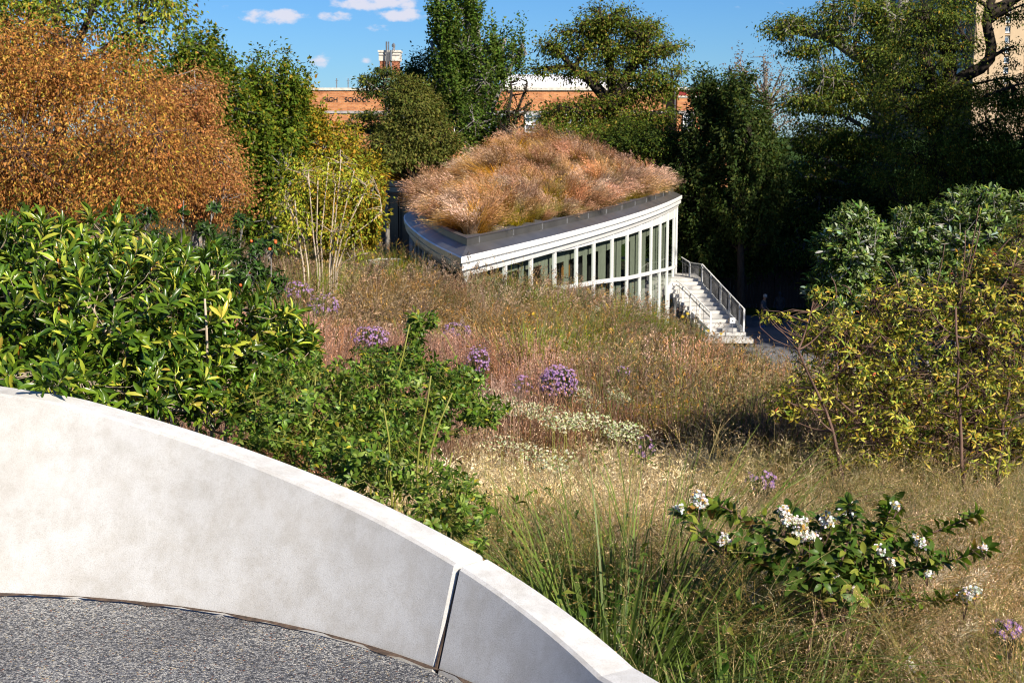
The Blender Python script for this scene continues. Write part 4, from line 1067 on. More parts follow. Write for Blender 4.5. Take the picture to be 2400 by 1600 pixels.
# ---- trees behind the pavilion
def farbase(px, d): 
    c = at(px, 500, d); return np.array([c[0], d, -10.6])
def ptree(px, d, fork_y, *a, **k):
    b = farbase(px, d); f = at(px, fork_y, d); return tree(k.pop('name'), k.pop('label'), 'tree', b, f, *a, **k)
tiers = []
for (cx, cy, w) in ((905, 170, 22), (860, 190, 28), (945, 200, 30), (880, 215, 40), (930, 235, 35), (865, 270, 45), (905, 300, 50), (845, 300, 40)):
    tiers.append(px_blob(cx, cy, w, 9, 84, 1.0))
ptree(906, 84, 230, tiers, 120, 60, .16, DARKG + [(2, .16, .15, .02)], M['leaf'], M['bark_grey'], .16, 12, .55, .5, name='larch_tree', label='small thin conifer with layered branches in front of the brick tower', droop=.3, lo=.1, twig=.03)
ptree(1000, 92, 300, [px_blob(1005, 150, 62, 28, 92, 2), px_blob(960, 175, 35, 18, 92, 1.2), px_blob(1050, 190, 50, 30, 92, 1.4), px_blob(1080, 240, 60, 50, 92, 1.6), px_blob(1000, 210, 50, 18, 92, 1.4)], 150, 80, .2, DARKG, M['leaf'], M['bark_dark'], .22, 9, .8, .5,
      name='pine_tree', label='dark flat-topped pine between the brick tower and the tall ginkgo', lo=.2)
ptree(972, 80, 330, [px_blob(975, 330, 92, 65, 80, 2.2), px_blob(965, 265, 62, 60, 80, 1.6), px_blob(950, 215, 32, 40, 80, 1), px_blob(990, 235, 30, 35, 80, .8), px_blob(910, 360, 60, 45, 79, 1.4)], 420, 75, .17, OLIVE, M['leaf_dry'], M['bark_dark'], .25, 14, .62, .6,
      name='cedar_tree', label='rounded olive-green conifer just left of the ginkgo', lo=.35, up=.7)
# ginkgo with upswept branches
gb = farbase(1128, 88); stems = [[gb, at(1125, 330, 88), at(1118, 200, 88), at(1100, 90, 88), at(1085, -60, 88)], [at(1125, 330, 88), at(1140, 230, 88), at(1118, 60, 88), at(1105, 0, 88)], [at(1125, 340, 88), at(1150, 260, 88), at(1185, 180, 88), at(1225, 105, 88)],
      [at(1120, 340, 88), at(1075, 260, 88), at(1045, 170, 88), at(1010, 100, 88)], [at(1118, 260, 88), at(1065, 150, 88), at(1040, 60, 88), at(1018, -10, 88)], [at(1125, 240, 88), at(1160, 160, 88), at(1185, 90, 88)]]
gbl = [px_blob(1100, 300, 62, 60, 88, 1.6), px_blob(1095, 215, 62, 60, 88, 1.5), px_blob(1130, 150, 50, 60, 88, 1.2), px_blob(1085, 90, 30, 90, 88, .9), px_blob(1045, 60, 26, 70, 88, .8), px_blob(1022, 10, 14, 40, 88, .5), px_blob(1108, 10, 22, 60, 88, .6), px_blob(1075, -40, 30, 40, 88, .6),
       px_blob(1190, 155, 22, 40, 88, .6), px_blob(1222, 120, 14, 28, 88, .4), px_blob(1165, 110, 14, 34, 88, .4), px_blob(1025, 130, 18, 22, 88, .4), px_blob(1150, 330, 45, 45, 88, 1), px_blob(1060, 180, 30, 60, 88, .8)]
tree('ginkgo_tree', 'tall ginkgo with upswept spiky branches behind the left part of the roof', 'tree', gb, stems[0][1], [(q[0], q[1], q[2], q[3] * 1.3, q[4] * 1.3, q[5]) for q in gbl], 640, 56, .16, GINKGO, M['leaf'], M['bark_grey'], .2, 22, .75, 1.2, T=DIAMOND, aspect=.8, droop=-.2, trunks=stems, twig=.03, lo=.2, up=.5, grow=(0, 0, 1.25))
bb = farbase(1205, 86)
tree('bare_tree', 'small nearly bare dark tree leaning right beside the ginkgo', 'tree', bb, at(1200, 300, 86), [px_blob(1215, 240, 34, 60, 86, .8), px_blob(1240, 205, 14, 30, 86, .4), px_blob(1190, 290, 26, 40, 86, .6)],
     80, 16, .15, DARKG + [(3, .10, .05, .03)], M['leaf'], M['bark_dark'], .13, 14, .45, 1, trunks=[[bb, at(1195, 320, 86), at(1212, 260, 86), at(1235, 200, 86)], [at(1195, 320, 86), at(1190, 270, 86), at(1200, 210, 86)]], twig=.05, grow=(.3, 0, 1), limb_r=.4)
# bald cypress
cb = farbase(1438, 92)
bl = [(1430, 45, 80, 32), (1370, 75, 60, 30), (1500, 70, 55, 28), (1310, 110, 45, 22), (1400, 120, 75, 26), (1485, 125, 70, 26), (1560, 110, 45, 20), (1280, 160, 38, 14), (1340, 170, 50, 16), (1430, 180, 60, 24), (1520, 180, 60, 20), (1585, 165, 26, 12),
      (1500, 225, 60, 22), (1410, 235, 45, 18), (1570, 205, 30, 14), (1340, 255, 60, 22), (1300, 290, 50, 28), (1390, 300, 60, 30), (1470, 280, 60, 30), (1540, 270, 40, 22), (1450, 330, 60, 30), (1520, 310, 40, 30)]
tree('bald_cypress', 'large open-crowned cypress with a dark forked trunk, right of centre against the sky', 'tree', cb, at(1438, 230, 92), [px_blob(x, y, rx, ry, 92, 1.8 if rx > 40 else 1.1) for x, y, rx, ry in bl], 900, 44, .19, CYP, M['leaf_dry'], M['bark_dark'], .42, 34, .7, .62,
     droop=.25, lo=.3, twig=.035, limb_r=.5, trunks=[[cb, at(1440, 330, 92), at(1437, 240, 92), at(1433, 190, 92), at(1425, 120, 92), at(1410, 60, 92)], [at(1438, 235, 92), at(1470, 180, 92), at(1500, 120, 92), at(1520, 80, 92)], [at(1436, 250, 92), at(1380, 185, 92), at(1330, 150, 92)]])
for (px, d, cx, cy, rx, ry, lab, pal, n) in ((1300, 82, 1300, 320, 55, 35, 'low green tree peeping over the roof grass under the cypress', CYP, 120), (1390, 84, 1395, 330, 70, 40, 'broad low yellow-green tree behind the roof, left of the dark pines', CYP, 170),
      (1560, 80, 1545, 345, 75, 50, 'low mixed green tree at the right end of the roof', CYP[:2] + DARKG, 220), (1480, 82, 1475, 330, 60, 45, 'low dark-leaved tree directly under the cypress trunk', CYP[:2] + DARKG, 160)):
    ptree(px, d, cy, [px_blob(cx, cy, rx, ry, d, 1.6), px_blob(cx + 15, cy + 60, rx, 60, d, 1.6)], n, 60, .17, pal, M['leaf_dry'], M['bark_dark'], .15, 8, .7, .5, name='understorey_tree', label=lab, lo=.2, group='low trees behind the roof')
# ---- dark wooded side on the right
ptree(1650, 78, 420, [px_blob(1655, 330, 60, 130, 78, 1.8), px_blob(1650, 230, 28, 45, 78, .9), px_blob(1690, 260, 40, 70, 78, 1.2), px_blob(1620, 450, 60, 130, 78, 1.8), px_blob(1650, 590, 60, 70, 78, 1.8)], 480, 70, .2, DARKG, M['leaf'], M['bark_dark'], .25, 10, .8, .8, name='spruce_tree', label='dark narrow evergreen right behind the pavilion end', grow=(0, 0, .6), lo=.3)
ptree(1745, 76, 420, [px_blob(1740, 300, 60, 120, 76, 1.8), px_blob(1735, 200, 30, 40, 76, 1), px_blob(1760, 430, 90, 150, 76, 2), px_blob(1740, 570, 90, 70, 79, 2)], 560, 70, .2, DARKG, M['leaf'], M['bark_dark'], .25, 10, .85, .8, name='spruce_tree', label='dark broad evergreen between the narrow one and the leafy giants', grow=(0, 0, .6), lo=.3)
ptree(1800, 95, 250, [px_blob(1790, 190, 75, 65, 95, 2.2), px_blob(1740, 170, 40, 40, 95, 1.2), px_blob(1830, 240, 70, 70, 95, 2)], 150, 14, .16, [(3, .22, .12, .06), (2, .12, .08, .05)], M['leaf_dry'], M['bark_grey'], .2, 26, .9, .8, name='bare_oak', label='pale leafless brownish tree behind the dark evergreens', twig=.035, grow=(0, 0, .8), lo=.3, limb_r=.4)
LOCUST2 = [(4, .085, .12, .018), (3, .05, .075, .013), (2.4, .17, .20, .03), (.4, .34, .22, .03)]
# the leafy giants
lb = farbase(2085, 84)
bl = [(1850, 60, 50, 20), (1900, 50, 60, 24), (1830, 85, 30, 14), (1960, 80, 60, 26), (1890, 115, 50, 16), (1990, 20, 80, 40), (1930, 180, 70, 34), (1880, 240, 55, 30), (1990, 230, 90, 50), (2060, 140, 80, 50), (1920, 320, 90, 40), (2020, 330, 90, 50), (1880, 400, 60, 40), (1970, 420, 90, 50), (2090, 50, 80, 50), (1900, 500, 60, 40), (2000, 520, 90, 40), (1860, 580, 40, 40)]
tree('honey_locust', 'large airy dark green tree reaching a drooping branch over the sky at right', 'tree', lb, at(2080, 200, 84), [px_blob(x, y, rx, ry, 84, 2.3) for x, y, rx, ry in bl], 900, 75, .17, LOCUST2, M['leaf'], M['bark_grey'], .42, 34, .85, .45, droop=.4, lo=.25, twig=.03,
     trunks=[[lb, at(2082, 330, 84), at(2092, 180, 84), at(2096, 80, 84), at(2078, 20, 84), at(2060, -80, 84)], [at(2092, 100, 84), at(2112, 20, 84), at(2130, -40, 84)], [at(2085, 250, 84), at(2020, 140, 84), at(1950, 90, 84), at(1840, 62, 84)]], limb_r=.45)
rb = farbase(2250, 74)
bl = [(2180, 40, 80, 40), (2240, 20, 60, 40), (2150, 130, 80, 74), (2240, 110, 50, 40), (2120, 230, 90, 74), (2220, 240, 80, 60), (2320, 250, 90, 74), (2400, 220, 70, 60), (2160, 330, 90, 74), (2260, 350, 100, 74), (2370, 340, 100, 60), (2420, 450, 90, 60), (2300, 420, 100, 74), (2200, 430, 90, 40), (2110, 400, 70, 74), (2380, 30, 40, 30), (2370, 130, 18, 26)]
tree('honey_locust', 'dark shaggy tree with a thick bent bare limb in front of the apartment tower', 'tree', rb, at(2255, 260, 74), [px_blob(x, y, rx, ry, 74, 2.2) for x, y, rx, ry in bl], 900, 75, .14, LOCUST2, M['leaf'], M['bark_dark'], .38, 32, .8, .45, droop=.4, lo=.25, twig=.025,
     trunks=[[rb, at(2190, 300, 74), at(2210, 215, 74), at(2262, 178, 74), at(2300, 160, 74), at(2320, 138, 74), at(2324, 110, 74), at(2317, 76, 74), at(2311, 48, 74), at(2320, 10, 74), at(2345, -60, 74)], [at(2318, 30, 74), at(2350, 15, 74), at(2400, -15, 74)], [at(2220, 210, 74), at(2230, 150, 74), at(2215, 110, 74), at(2190, 60, 74)], [at(2200, 240, 74), at(2160, 120, 74), at(2170, 10, 74)]], limb_r=.35)
# shaded understorey behind the fence
for k, (px, d, cx, cy, rx, ry, lab) in enumerate(((1640, 88, 1650, 520, 90, 110, 'shaded understorey tree behind the stair'), (1780, 88, 1790, 520, 90, 110, 'shaded understorey tree above the middle of the board fence'), (1930, 87, 1930, 540, 100, 120, 'shaded understorey tree above the right end of the board fence'),
        (2100, 80, 2100, 520, 120, 140, 'shaded understorey tree behind the grey-green magnolia'), (2300, 76, 2300, 500, 130, 140, 'shaded understorey tree at the right edge behind the shaggy giant'), (1560, 92, 1570, 480, 60, 100, 'shaded understorey tree hidden behind the pavilion end'))):
    ptree(px, d, cy, [px_blob(cx, cy, rx, ry, d, 2.5), px_blob(cx, cy + 70, rx, 60, d - 2, 2)], 260, 60, .24, DARKG, M['leaf'], M['bark_dark'], .2, 9, 1.1, .7, name='understorey_tree', label=lab, lo=.3, group='shaded trees behind the fence')
# unseen trees added beyond the right edge to shade the fence, plaza and evergreens
for k_, (x, y, h, r_, lab) in enumerate(((32.6, 52, 27, 5.2, 'slimmest unseen shade tree, closest to the shrubs at the right edge'), (35.5, 55, 26, 5.5, 'nearest tall unseen shade tree beyond the right edge of the plaza'), (40, 61, 30, 6.5, 'second tall unseen shade tree beyond the plaza, behind the nearest'), (50, 52, 32, 8, 'broadest unseen shade tree, far right of the garden'), (35, 69, 26, 6.5, 'tall unseen shade tree beside the right end of the board fence'),
        (42, 70, 31, 8, 'tallest unseen shade tree behind the right end of the board fence'), (52, 62, 34, 9, 'outermost unseen shade tree at far right'), (56, 84, 32, 9, 'distant unseen shade tree on the right, toward the apartment tower'))):
    tree('unseen_shade_tree', lab, 'tree', (x, y, -10.6), (x, y, -10.6 + h * .5), [(x, y, -10.6 + h * .6, r_, r_, h * .4)], 330, 60, .5, DARKG, M['leaf'], M['bark_dark'], .3, 10, 1.9, .8, group='unseen shade trees beyond the plaza', lo=.2)

# ---- grey-green magnolias (leaf whorls catch the light)
def whorls(T, tips, dirs, nleaf, L, wid, palette, open_=(25, 70), curl=.3, tipup=None, fold=1.):
    """a ring of leaves round each twig tip; returns arrays of one leaf per row"""
    n = len(tips) * nleaf; ti = np.repeat(np.arange(len(tips)), nleaf); D = norm(dirs)[ti]
    ref = norm(np.cross(D, rdir(n))); ref2 = np.cross(D, ref)
    ang = np.tile(np.arange(nleaf) * 2.4, len(tips)) + rng.uniform(0, .5, n)
    side = ref * 0 + np.cos(ang)[:, None] * norm(np.cross(D, np.array([.31, .52, .79]))) + np.sin(ang)[:, None] * norm(np.cross(D, norm(np.cross(D, np.array([.31, .52, .79])))))
    op = np.radians(rng.uniform(*open_, n))
    d = norm(D * np.cos(op)[:, None] + side * np.sin(op)[:, None] + rng.normal(0, .09, (n, 3)))
    up = norm(D - d * (D * d).sum(1)[:, None] * .6 + rng.normal(0, .15, (n, 3)))
    s = L * rng.uniform(.62, 1.12, n)
    pos = tips[ti] - D * (np.tile(np.arange(nleaf), len(tips))[:, None] * L * .075) + d * .004
    return pos, frames(d, up), np.c_[s * wid, s, s * fold], pick(palette, n) * (rng.uniform(.85, 1.15, len(tips))[ti])[:, None], rng.uniform(0, curl, n)
def shrub(name, label, cat, base, stemtops, blobs, ntips, nleaf, T, L, wid, palette, mat, barkm, dirbias, stem_r=.02, open_=(25, 70), curl=.3, single=0, fill=0, fillpal=None, lo=.72, twigs=True, group=None, leafname='leaf', shellp=1., tipmin=None, limbn=22, jitter=.25, clipwall=True):
    base = np.array(base, float)
    root = empty(name, base, label, cat, group)
    tips, cu, bi = sample_blobs(blobs, ntips, shellp, lo)
    keep = tips[:, 2] > ground(tips[:, 0], tips[:, 1]) + .05
    if clipwall:
        rr = np.hypot(tips[:, 0] - WC[0], tips[:, 1] - WC[1]); keep &= (rr > WR + .40) | ((tips[:, 2] > FZ + .70) & (rr > WR + .10))
    tips, cu = tips[keep], cu[keep]
    dirs = norm(cu * .8 + np.array(dirbias) + rng.normal(0, jitter, (len(tips), 3)))
    g = MB(); tb = MB(); st = []
    for s_ in stemtops:
        P = resample3(np.array(s_, float), 12); P[1:-1] += rng.normal(0, stem_r * .6, (10, 3)); tb.tube(P, np.linspace(stem_r, stem_r * .4, len(P)), 6); st.append(P[3:])
    st = np.concatenate(st)
    ends = rng.choice(len(tips), min(limbn, len(tips)), replace=False); LP = [st]
    for e in ends:
        a = st[np.argmin(np.linalg.norm(st - tips[e], axis=1) + 1.2 * np.maximum(0, st[:, 2] - tips[e, 2] + .1) + rng.random(len(st)) * .15)]; P = bez(a, (a + tips[e]) / 2 + [0, 0, -.05], tips[e], 6); tb.tube(P, np.linspace(stem_r * .5, stem_r * .16, 6), 5); LP.append(P[1:])
    LP = np.concatenate(LP)
    if twigs:
        for i in range(len(tips)):
            a = LP[np.argmin(np.linalg.norm(LP - tips[i] + dirs[i] * .12, axis=1))]; c_ = tips[i]
            g.tube(bez(a, c_ - dirs[i] * np.linalg.norm(c_ - a) * .45, c_, 4), np.linspace(stem_r * .2, stem_r * .12, 4), 3)
        g.build('twigs', barkm, root, True, kind='stuff')
    tb.build('stems', barkm, root, True)
    pos, Rm, sc, col, cu_ = whorls(T, tips, dirs, nleaf, L, wid, palette, open_, curl)
    if fill:                                         # leaves deeper in the bush, from a darker palette where one is given
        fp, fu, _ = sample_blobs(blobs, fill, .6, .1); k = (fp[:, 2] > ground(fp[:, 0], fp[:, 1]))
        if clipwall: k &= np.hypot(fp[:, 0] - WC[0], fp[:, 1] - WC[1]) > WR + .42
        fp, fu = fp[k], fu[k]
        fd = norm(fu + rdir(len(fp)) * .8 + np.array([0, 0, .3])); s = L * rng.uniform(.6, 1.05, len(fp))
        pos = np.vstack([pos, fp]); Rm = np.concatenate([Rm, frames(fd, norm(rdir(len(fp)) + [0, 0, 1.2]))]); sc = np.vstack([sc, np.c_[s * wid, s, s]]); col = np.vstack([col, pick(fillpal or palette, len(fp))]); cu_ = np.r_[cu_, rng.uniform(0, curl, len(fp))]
    one = np.zeros(len(pos), bool)
    if single:
        # the leaves that show largest: near, on the camera side, inside the view
        fw = pos[:, 1] * math.cos(PITCH) - pos[:, 2] * math.sin(PITCH); px = 1200 + FPX * pos[:, 0] / fw
        score = sc[:, 1] / fw * (1 + .35 * np.einsum('ij,ij->i', norm(-pos), norm(pos - np.array(blobs)[0, :3])))
        score[(px < 0) | (px > 2400)] = 0
        one[np.argsort(-score)[:single]] = True
        tv, tf, ts = T; mes = []
        for v in range(6):
            mecol = np.array(sorted(palette, key=lambda q: -q[0])[v % 3][1:]) * rng.uniform(.85, 1.2); cv = .06 + .06 * v
            tvv = tv.copy(); tvv[:, 2] -= (tv[:, 1] ** 2) * cv * curl * 2.5
            flat = np.concatenate([np.array(f) for f in tf]); me = mesh_np(leafname, tvv, flat, np.array([len(f) for f in tf]), np.tile(mecol, (len(tv), 1)))
            me.materials.append(mat); mes.append(me)
        from mathutils import Matrix
        for i in np.where(one)[0]:
            o = bpy.data.objects.new(leafname, mes[int(rng.integers(6))]); C.objects.link(o); o.parent = root
            m3 = Matrix(Rm[i].tolist()).to_4x4(); m3.translation = Vector((pos[i] - base).tolist())
            o.matrix_basis = m3 @ Matrix.Diagonal((sc[i, 0], sc[i, 1], sc[i, 2], 1))
    V, l, sz, c_ = scatter(T, pos[~one], Rm[~one], sc[~one], col[~one], cu_[~one])
    link('foliage', mesh_np('foliage', V, l, sz, c_), mat, root, kind='stuff')
    return root
def up_stems(x, y, z, n, spread, h):
    out = []
    for i in range(n):
        a = rng.uniform(0, 2 * PI); r_ = spread * rng.uniform(.3, 1)
        t = np.array([x + math.cos(a) * r_, y + math.sin(a) * r_, z + h * rng.uniform(.75, 1)])
        b_ = np.array([x + math.cos(a) * .08, y + math.sin(a) * .08, z - .05])
        out.append([b_, b_ * .6 + t * .4 + [0, 0, .1 * h], t])
    return out
for (px, d, bl, lab, n) in ((1990, 22, [px_blob(1995, 580, 95, 95, 22, .7), px_blob(2000, 520, 45, 45, 22, .4), px_blob(1960, 680, 80, 60, 22, .6)], 'small grey-green magnolia with silvery leaf backs, left one of two', 330),
      (2230, 22.5, [px_blob(2250, 560, 150, 95, 22.5, 1), px_blob(2290, 480, 90, 45, 22.5, .6), px_blob(2130, 540, 60, 60, 22.3, .5), px_blob(2380, 520, 60, 70, 22.5, .6), px_blob(2180, 640, 130, 70, 22.3, .8)], 'larger grey-green magnolia with silvery leaf backs behind the yellow-leaved shrub', 560)):
    c = at(px, 700, d); zb = G_(c[0], d)
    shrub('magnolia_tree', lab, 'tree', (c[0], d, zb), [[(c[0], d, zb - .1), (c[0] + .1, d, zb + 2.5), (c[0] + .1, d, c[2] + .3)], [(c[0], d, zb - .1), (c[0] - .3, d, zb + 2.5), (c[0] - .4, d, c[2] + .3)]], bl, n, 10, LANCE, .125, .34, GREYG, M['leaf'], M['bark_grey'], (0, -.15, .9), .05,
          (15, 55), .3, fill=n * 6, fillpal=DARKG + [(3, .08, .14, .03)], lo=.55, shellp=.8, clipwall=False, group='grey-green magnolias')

# ---- yellow-leaved shrub, right
px_stems = []
for (x0, x1, x2, yt) in ((1985, 1950, 1870, 820), (1990, 1985, 1960, 740), (2050, 2030, 2000, 780), (2055, 2110, 2200, 700), (2060, 2090, 2120, 760), (2070, 2150, 2260, 820), (2160, 2200, 2300, 700), (2250, 2290, 2340, 680), (2260, 2250, 2240, 720), (2330, 2350, 2380, 760), (2075, 2040, 1930, 900), (2320, 2400, 2460, 760)):
    d = rng.uniform(8.6, 9.8); a = at(x0, 1200, d); a[2] = G_(a[0], d) - .05
    px_stems.append([a, at(x0, 1170, d), at(x1, 1000, d), at((x1 + x2) / 2, (1000 + yt) / 2, d), at(x2, yt, d)])
bl = [px_blob(2200, 830, 250, 170, 9.2, .8), px_blob(2330, 700, 160, 130, 9.2, .6), px_blob(2000, 830, 150, 110, 9., .5), px_blob(1940, 770, 85, 55, 8.9, .25), px_blob(2120, 720, 130, 80, 9.1, .4), px_blob(1810, 742, 62, 12, 8.8, .08), px_blob(1930, 690, 50, 20, 8.9, .1), px_blob(2380, 950, 150, 130, 9.2, .6), px_blob(2050, 960, 150, 90, 9, .5), px_blob(2250, 1040, 170, 80, 9, .5),
      px_blob(2330, 610, 60, 40, 9.2, .2), px_blob(1880, 920, 90, 40, 8.8, .2), px_blob(2440, 600, 90, 120, 9.3, .5), px_blob(1840, 960, 60, 30, 8.8, .15), px_blob(2010, 1060, 110, 40, 8.9, .3)]
c = at(2160, 1200, 9.2)
shrub('serviceberry_shrub', 'large multi-stemmed shrub with curling yellow-green leaves filling the right side', 'shrub', (c[0], 9.2, G_(c[0], 9.2)), px_stems, bl, 3500, 6, OVAL, .038, .36, PEAR, M['leaf_near'], M['bark_red'], (-.12, -.1, .25), .016, (35, 85), .9,
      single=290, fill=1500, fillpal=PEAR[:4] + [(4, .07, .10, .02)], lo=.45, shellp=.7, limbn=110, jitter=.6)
# a few bare reddish shoots standing above it
g = MB(); rt_ = [o for o in bpy.data.objects if o.name.startswith('serviceberry_shrub')][0]
for (x0, y0_, x1, y1_) in ((2240, 760, 2295, 480), (2180, 730, 2215, 570), (2270, 640, 2298, 525), (2330, 600, 2372, 555), (2110, 690, 2075, 610), (1960, 700, 1948, 650), (1995, 690, 1972, 668), (2250, 700, 2262, 540)):
    a, b = at(x0, y0_, 9.1), at(x1, y1_, 9.1); g.tube(bez(a, (a + b) / 2 + [.02, 0, .03], b, 5), np.linspace(.006, .003, 5), 4)
g.build('red_shoots', M['bark_red'], rt_, True)

# ---- glossy bayberry, left foreground
bl = [px_blob(300, 740, 250, 170, 6.5, .62), px_blob(90, 700, 220, 190, 6.6, .7), px_blob(520, 800, 180, 150, 6.6, .5), px_blob(650, 830, 100, 110, 6.7, .38), px_blob(60, 580, 90, 80, 6.9, .35), px_blob(230, 560, 90, 70, 7., .35), px_blob(420, 640, 130, 80, 6.9, .4), px_blob(-150, 720, 200, 200, 6.6, .6), px_blob(330, 900, 200, 70, 6.0, .32), px_blob(120, 880, 150, 55, 5.75, .25), px_blob(520, 930, 110, 60, 6.1, .3), px_blob(140, 893, 60, 24, 5.22, .07)]
stm = []
for (x0, x1, y1_) in ((330, 360, 720), (380, 400, 760), (520, 560, 780), (280, 220, 720), (260, 100, 760), (120, 30, 740), (60, 120, 650), (500, 480, 700), (340, 250, 640), (430, 520, 700), (545, 620, 820), (0, -100, 700)):
    d = rng.uniform(6.1, 6.7); a = at(x0, 1000, d); a[2] = G_(a[0], d) - .02; stm.append([a, at((x0 * 2 + x1) / 3, 900, d), at(x1, y1_, d)])
c = at(300, 900, 6.5)
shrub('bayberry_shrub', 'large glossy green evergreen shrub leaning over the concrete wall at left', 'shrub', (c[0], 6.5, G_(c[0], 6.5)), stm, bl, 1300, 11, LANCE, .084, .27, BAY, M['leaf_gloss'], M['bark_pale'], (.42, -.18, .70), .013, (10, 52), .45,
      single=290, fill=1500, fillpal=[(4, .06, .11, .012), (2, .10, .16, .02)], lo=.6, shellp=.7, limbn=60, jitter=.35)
# sprays that hang over the wall top
# ---- leafy rose-like shrub, centre
bl = [px_blob(720, 960, 210, 130, 6.0, .5), px_blob(960, 930, 190, 110, 6.0, .45), px_blob(880, 1070, 180, 100, 5.4, .4), px_blob(1050, 1170, 110, 80, 4.95, .28), px_blob(1120, 1250, 50, 45, 4.65, .12), px_blob(640, 1000, 80, 50, 5.7, .3), px_blob(1080, 900, 80, 40, 6., .2), px_blob(900, 860, 120, 50, 6.2, .3), px_blob(975, 780, 26, 60, 6.2, .06), px_blob(1010, 745, 16, 25, 6.2, .05), px_blob(1130, 960, 60, 40, 5.9, .15)]
stm = []
for (x0, x1, y1_) in ((700, 740, 880), (760, 800, 900), (820, 960, 760), (860, 880, 900), (900, 970, 900), (950, 1060, 920), (930, 900, 960), (1000, 1060, 1060), (1040, 1100, 1150), (1090, 1130, 1220), (850, 800, 1040), (950, 1010, 880)):
    d = 5.9 if x0 < 920 else 5.1; a = at(x0, 1150, d); a[2] = G_(a[0], d) - .02; stm.append([a, at((x0 + x1) / 2, 1060 if y1_ < 1050 else 1200, d), at(x1, y1_, d)])
c = at(900, 1100, 5.8)
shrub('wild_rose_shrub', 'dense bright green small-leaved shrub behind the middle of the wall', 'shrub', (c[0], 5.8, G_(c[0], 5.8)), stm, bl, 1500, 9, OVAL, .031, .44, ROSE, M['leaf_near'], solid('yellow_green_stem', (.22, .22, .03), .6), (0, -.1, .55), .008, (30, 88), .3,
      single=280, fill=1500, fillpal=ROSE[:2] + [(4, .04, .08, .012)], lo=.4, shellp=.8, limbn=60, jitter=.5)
# ---- berry shrub behind the bayberry
stm = []; bl = []
for (x, yt, rr_) in ((345, 485, 26), (372, 545, 30), (480, 520, 26), (530, 560, 36), (565, 500, 20), (600, 565, 24), (640, 545, 26), (470, 600, 45), (590, 620, 50), (640, 650, 40), (540, 640, 40), (400, 600, 40), (430, 470, 10), (500, 470, 14)):
    d = rng.uniform(11.3, 12.3); bl.append(px_blob(x, yt + 18, rr_, rr_ * .9, d, .15)); a = at(x - 10, 760, d); a[2] = G_(a[0], d) - .02; stm.append([a, at(x - 8, 660, d), at(x, yt, d)])
c = at(500, 760, 11.8)
rt_ = shrub('crabapple_shrub', 'loose dark green shrub with orange berries behind the glossy evergreen', 'shrub', (c[0], 11.8, G_(c[0], 11.8)), stm, bl, 420, 6, OVAL, .055, .45, [(4, .035, .075, .014), (2, .06, .11, .02)], M['leaf_near'], M['bark_grey'], (0, 0, .3), .012, (35, 85), .9, fill=300, lo=.3, limbn=24, jitter=.5, clipwall=False)
for k in range(26):
    b_ = bl[int(rng.integers(len(bl)))]; p_ = np.array(b_[:3]) + rng.normal(0, .45, 3) * np.array(b_[3:]) - [0, .1, 0]
    ball('berry', tuple(p_ - np.array(rt_.location)), .014, solid('orange_berry', (.55, .11, .02), .35) if k == 0 else bpy.data.materials['orange_berry'], rt_)

# ================================================================== GRASSES
# each kind of tuft is a small mesh of curved blades and seed heads; the meadow stands them on points
def depth_at(px, py, hgt, d0=3., d1=70.):
    # distance along the sight line where a plant of this height would show its top there
    r = ray(px, py); ds = np.linspace(d0, d1, 1400); z = r[2] / r[1] * ds; g_ = ground(r[0] / r[1] * ds, ds) + hgt
    k = np.where(z < g_)[0]; return float(ds[k[0]]) if len(k) else d1
def ribbons(P0, d0, L, w, bend, bdir, nseg, cb, ct, taper=.15):
    """n blades: start points, start directions, lengths, widths; returns arrays. colour runs base->tip"""
    n = len(P0); t = np.linspace(0, 1, nseg + 1)
    d0 = norm(d0); side = norm(np.cross(d0, bdir) + 1e-5 + rdir(n) * .3)
    P = P0[:, None] + d0[:, None] * (L[:, None] * t)[..., None] * 1. + bdir[:, None] * (bend[:, None] * L[:, None] * t ** 2)[..., None]
    P[:, :, 2] -= (np.abs(bend) * L)[:, None] * .45 * t[None] ** 2.5
    ww = w[:, None] * (1 - (1 - taper) * t[None] ** 1.6)
    A = P - side[:, None] * ww[..., None] / 2; B = P + side[:, None] * ww[..., None] / 2
    V = np.stack([A, B], 2).reshape(n, -1, 3)
    k = 2 * (nseg + 1)
    q = np.array([[2 * i, 2 * i + 1, 2 * i + 3, 2 * i + 2] for i in range(nseg)])
    loops = (q.ravel()[None] + (np.arange(n) * k)[:, None]).ravel()
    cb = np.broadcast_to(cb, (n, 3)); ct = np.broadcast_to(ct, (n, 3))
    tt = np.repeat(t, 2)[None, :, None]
    c = cb[:, None] * (1 - tt) + ct[:, None] * tt  # green-to-tan growth colour; bases also darkened like shade between blades
    return (V.reshape(-1, 3), loops, np.full(n * nseg, 4), c.reshape(-1, 3)), P
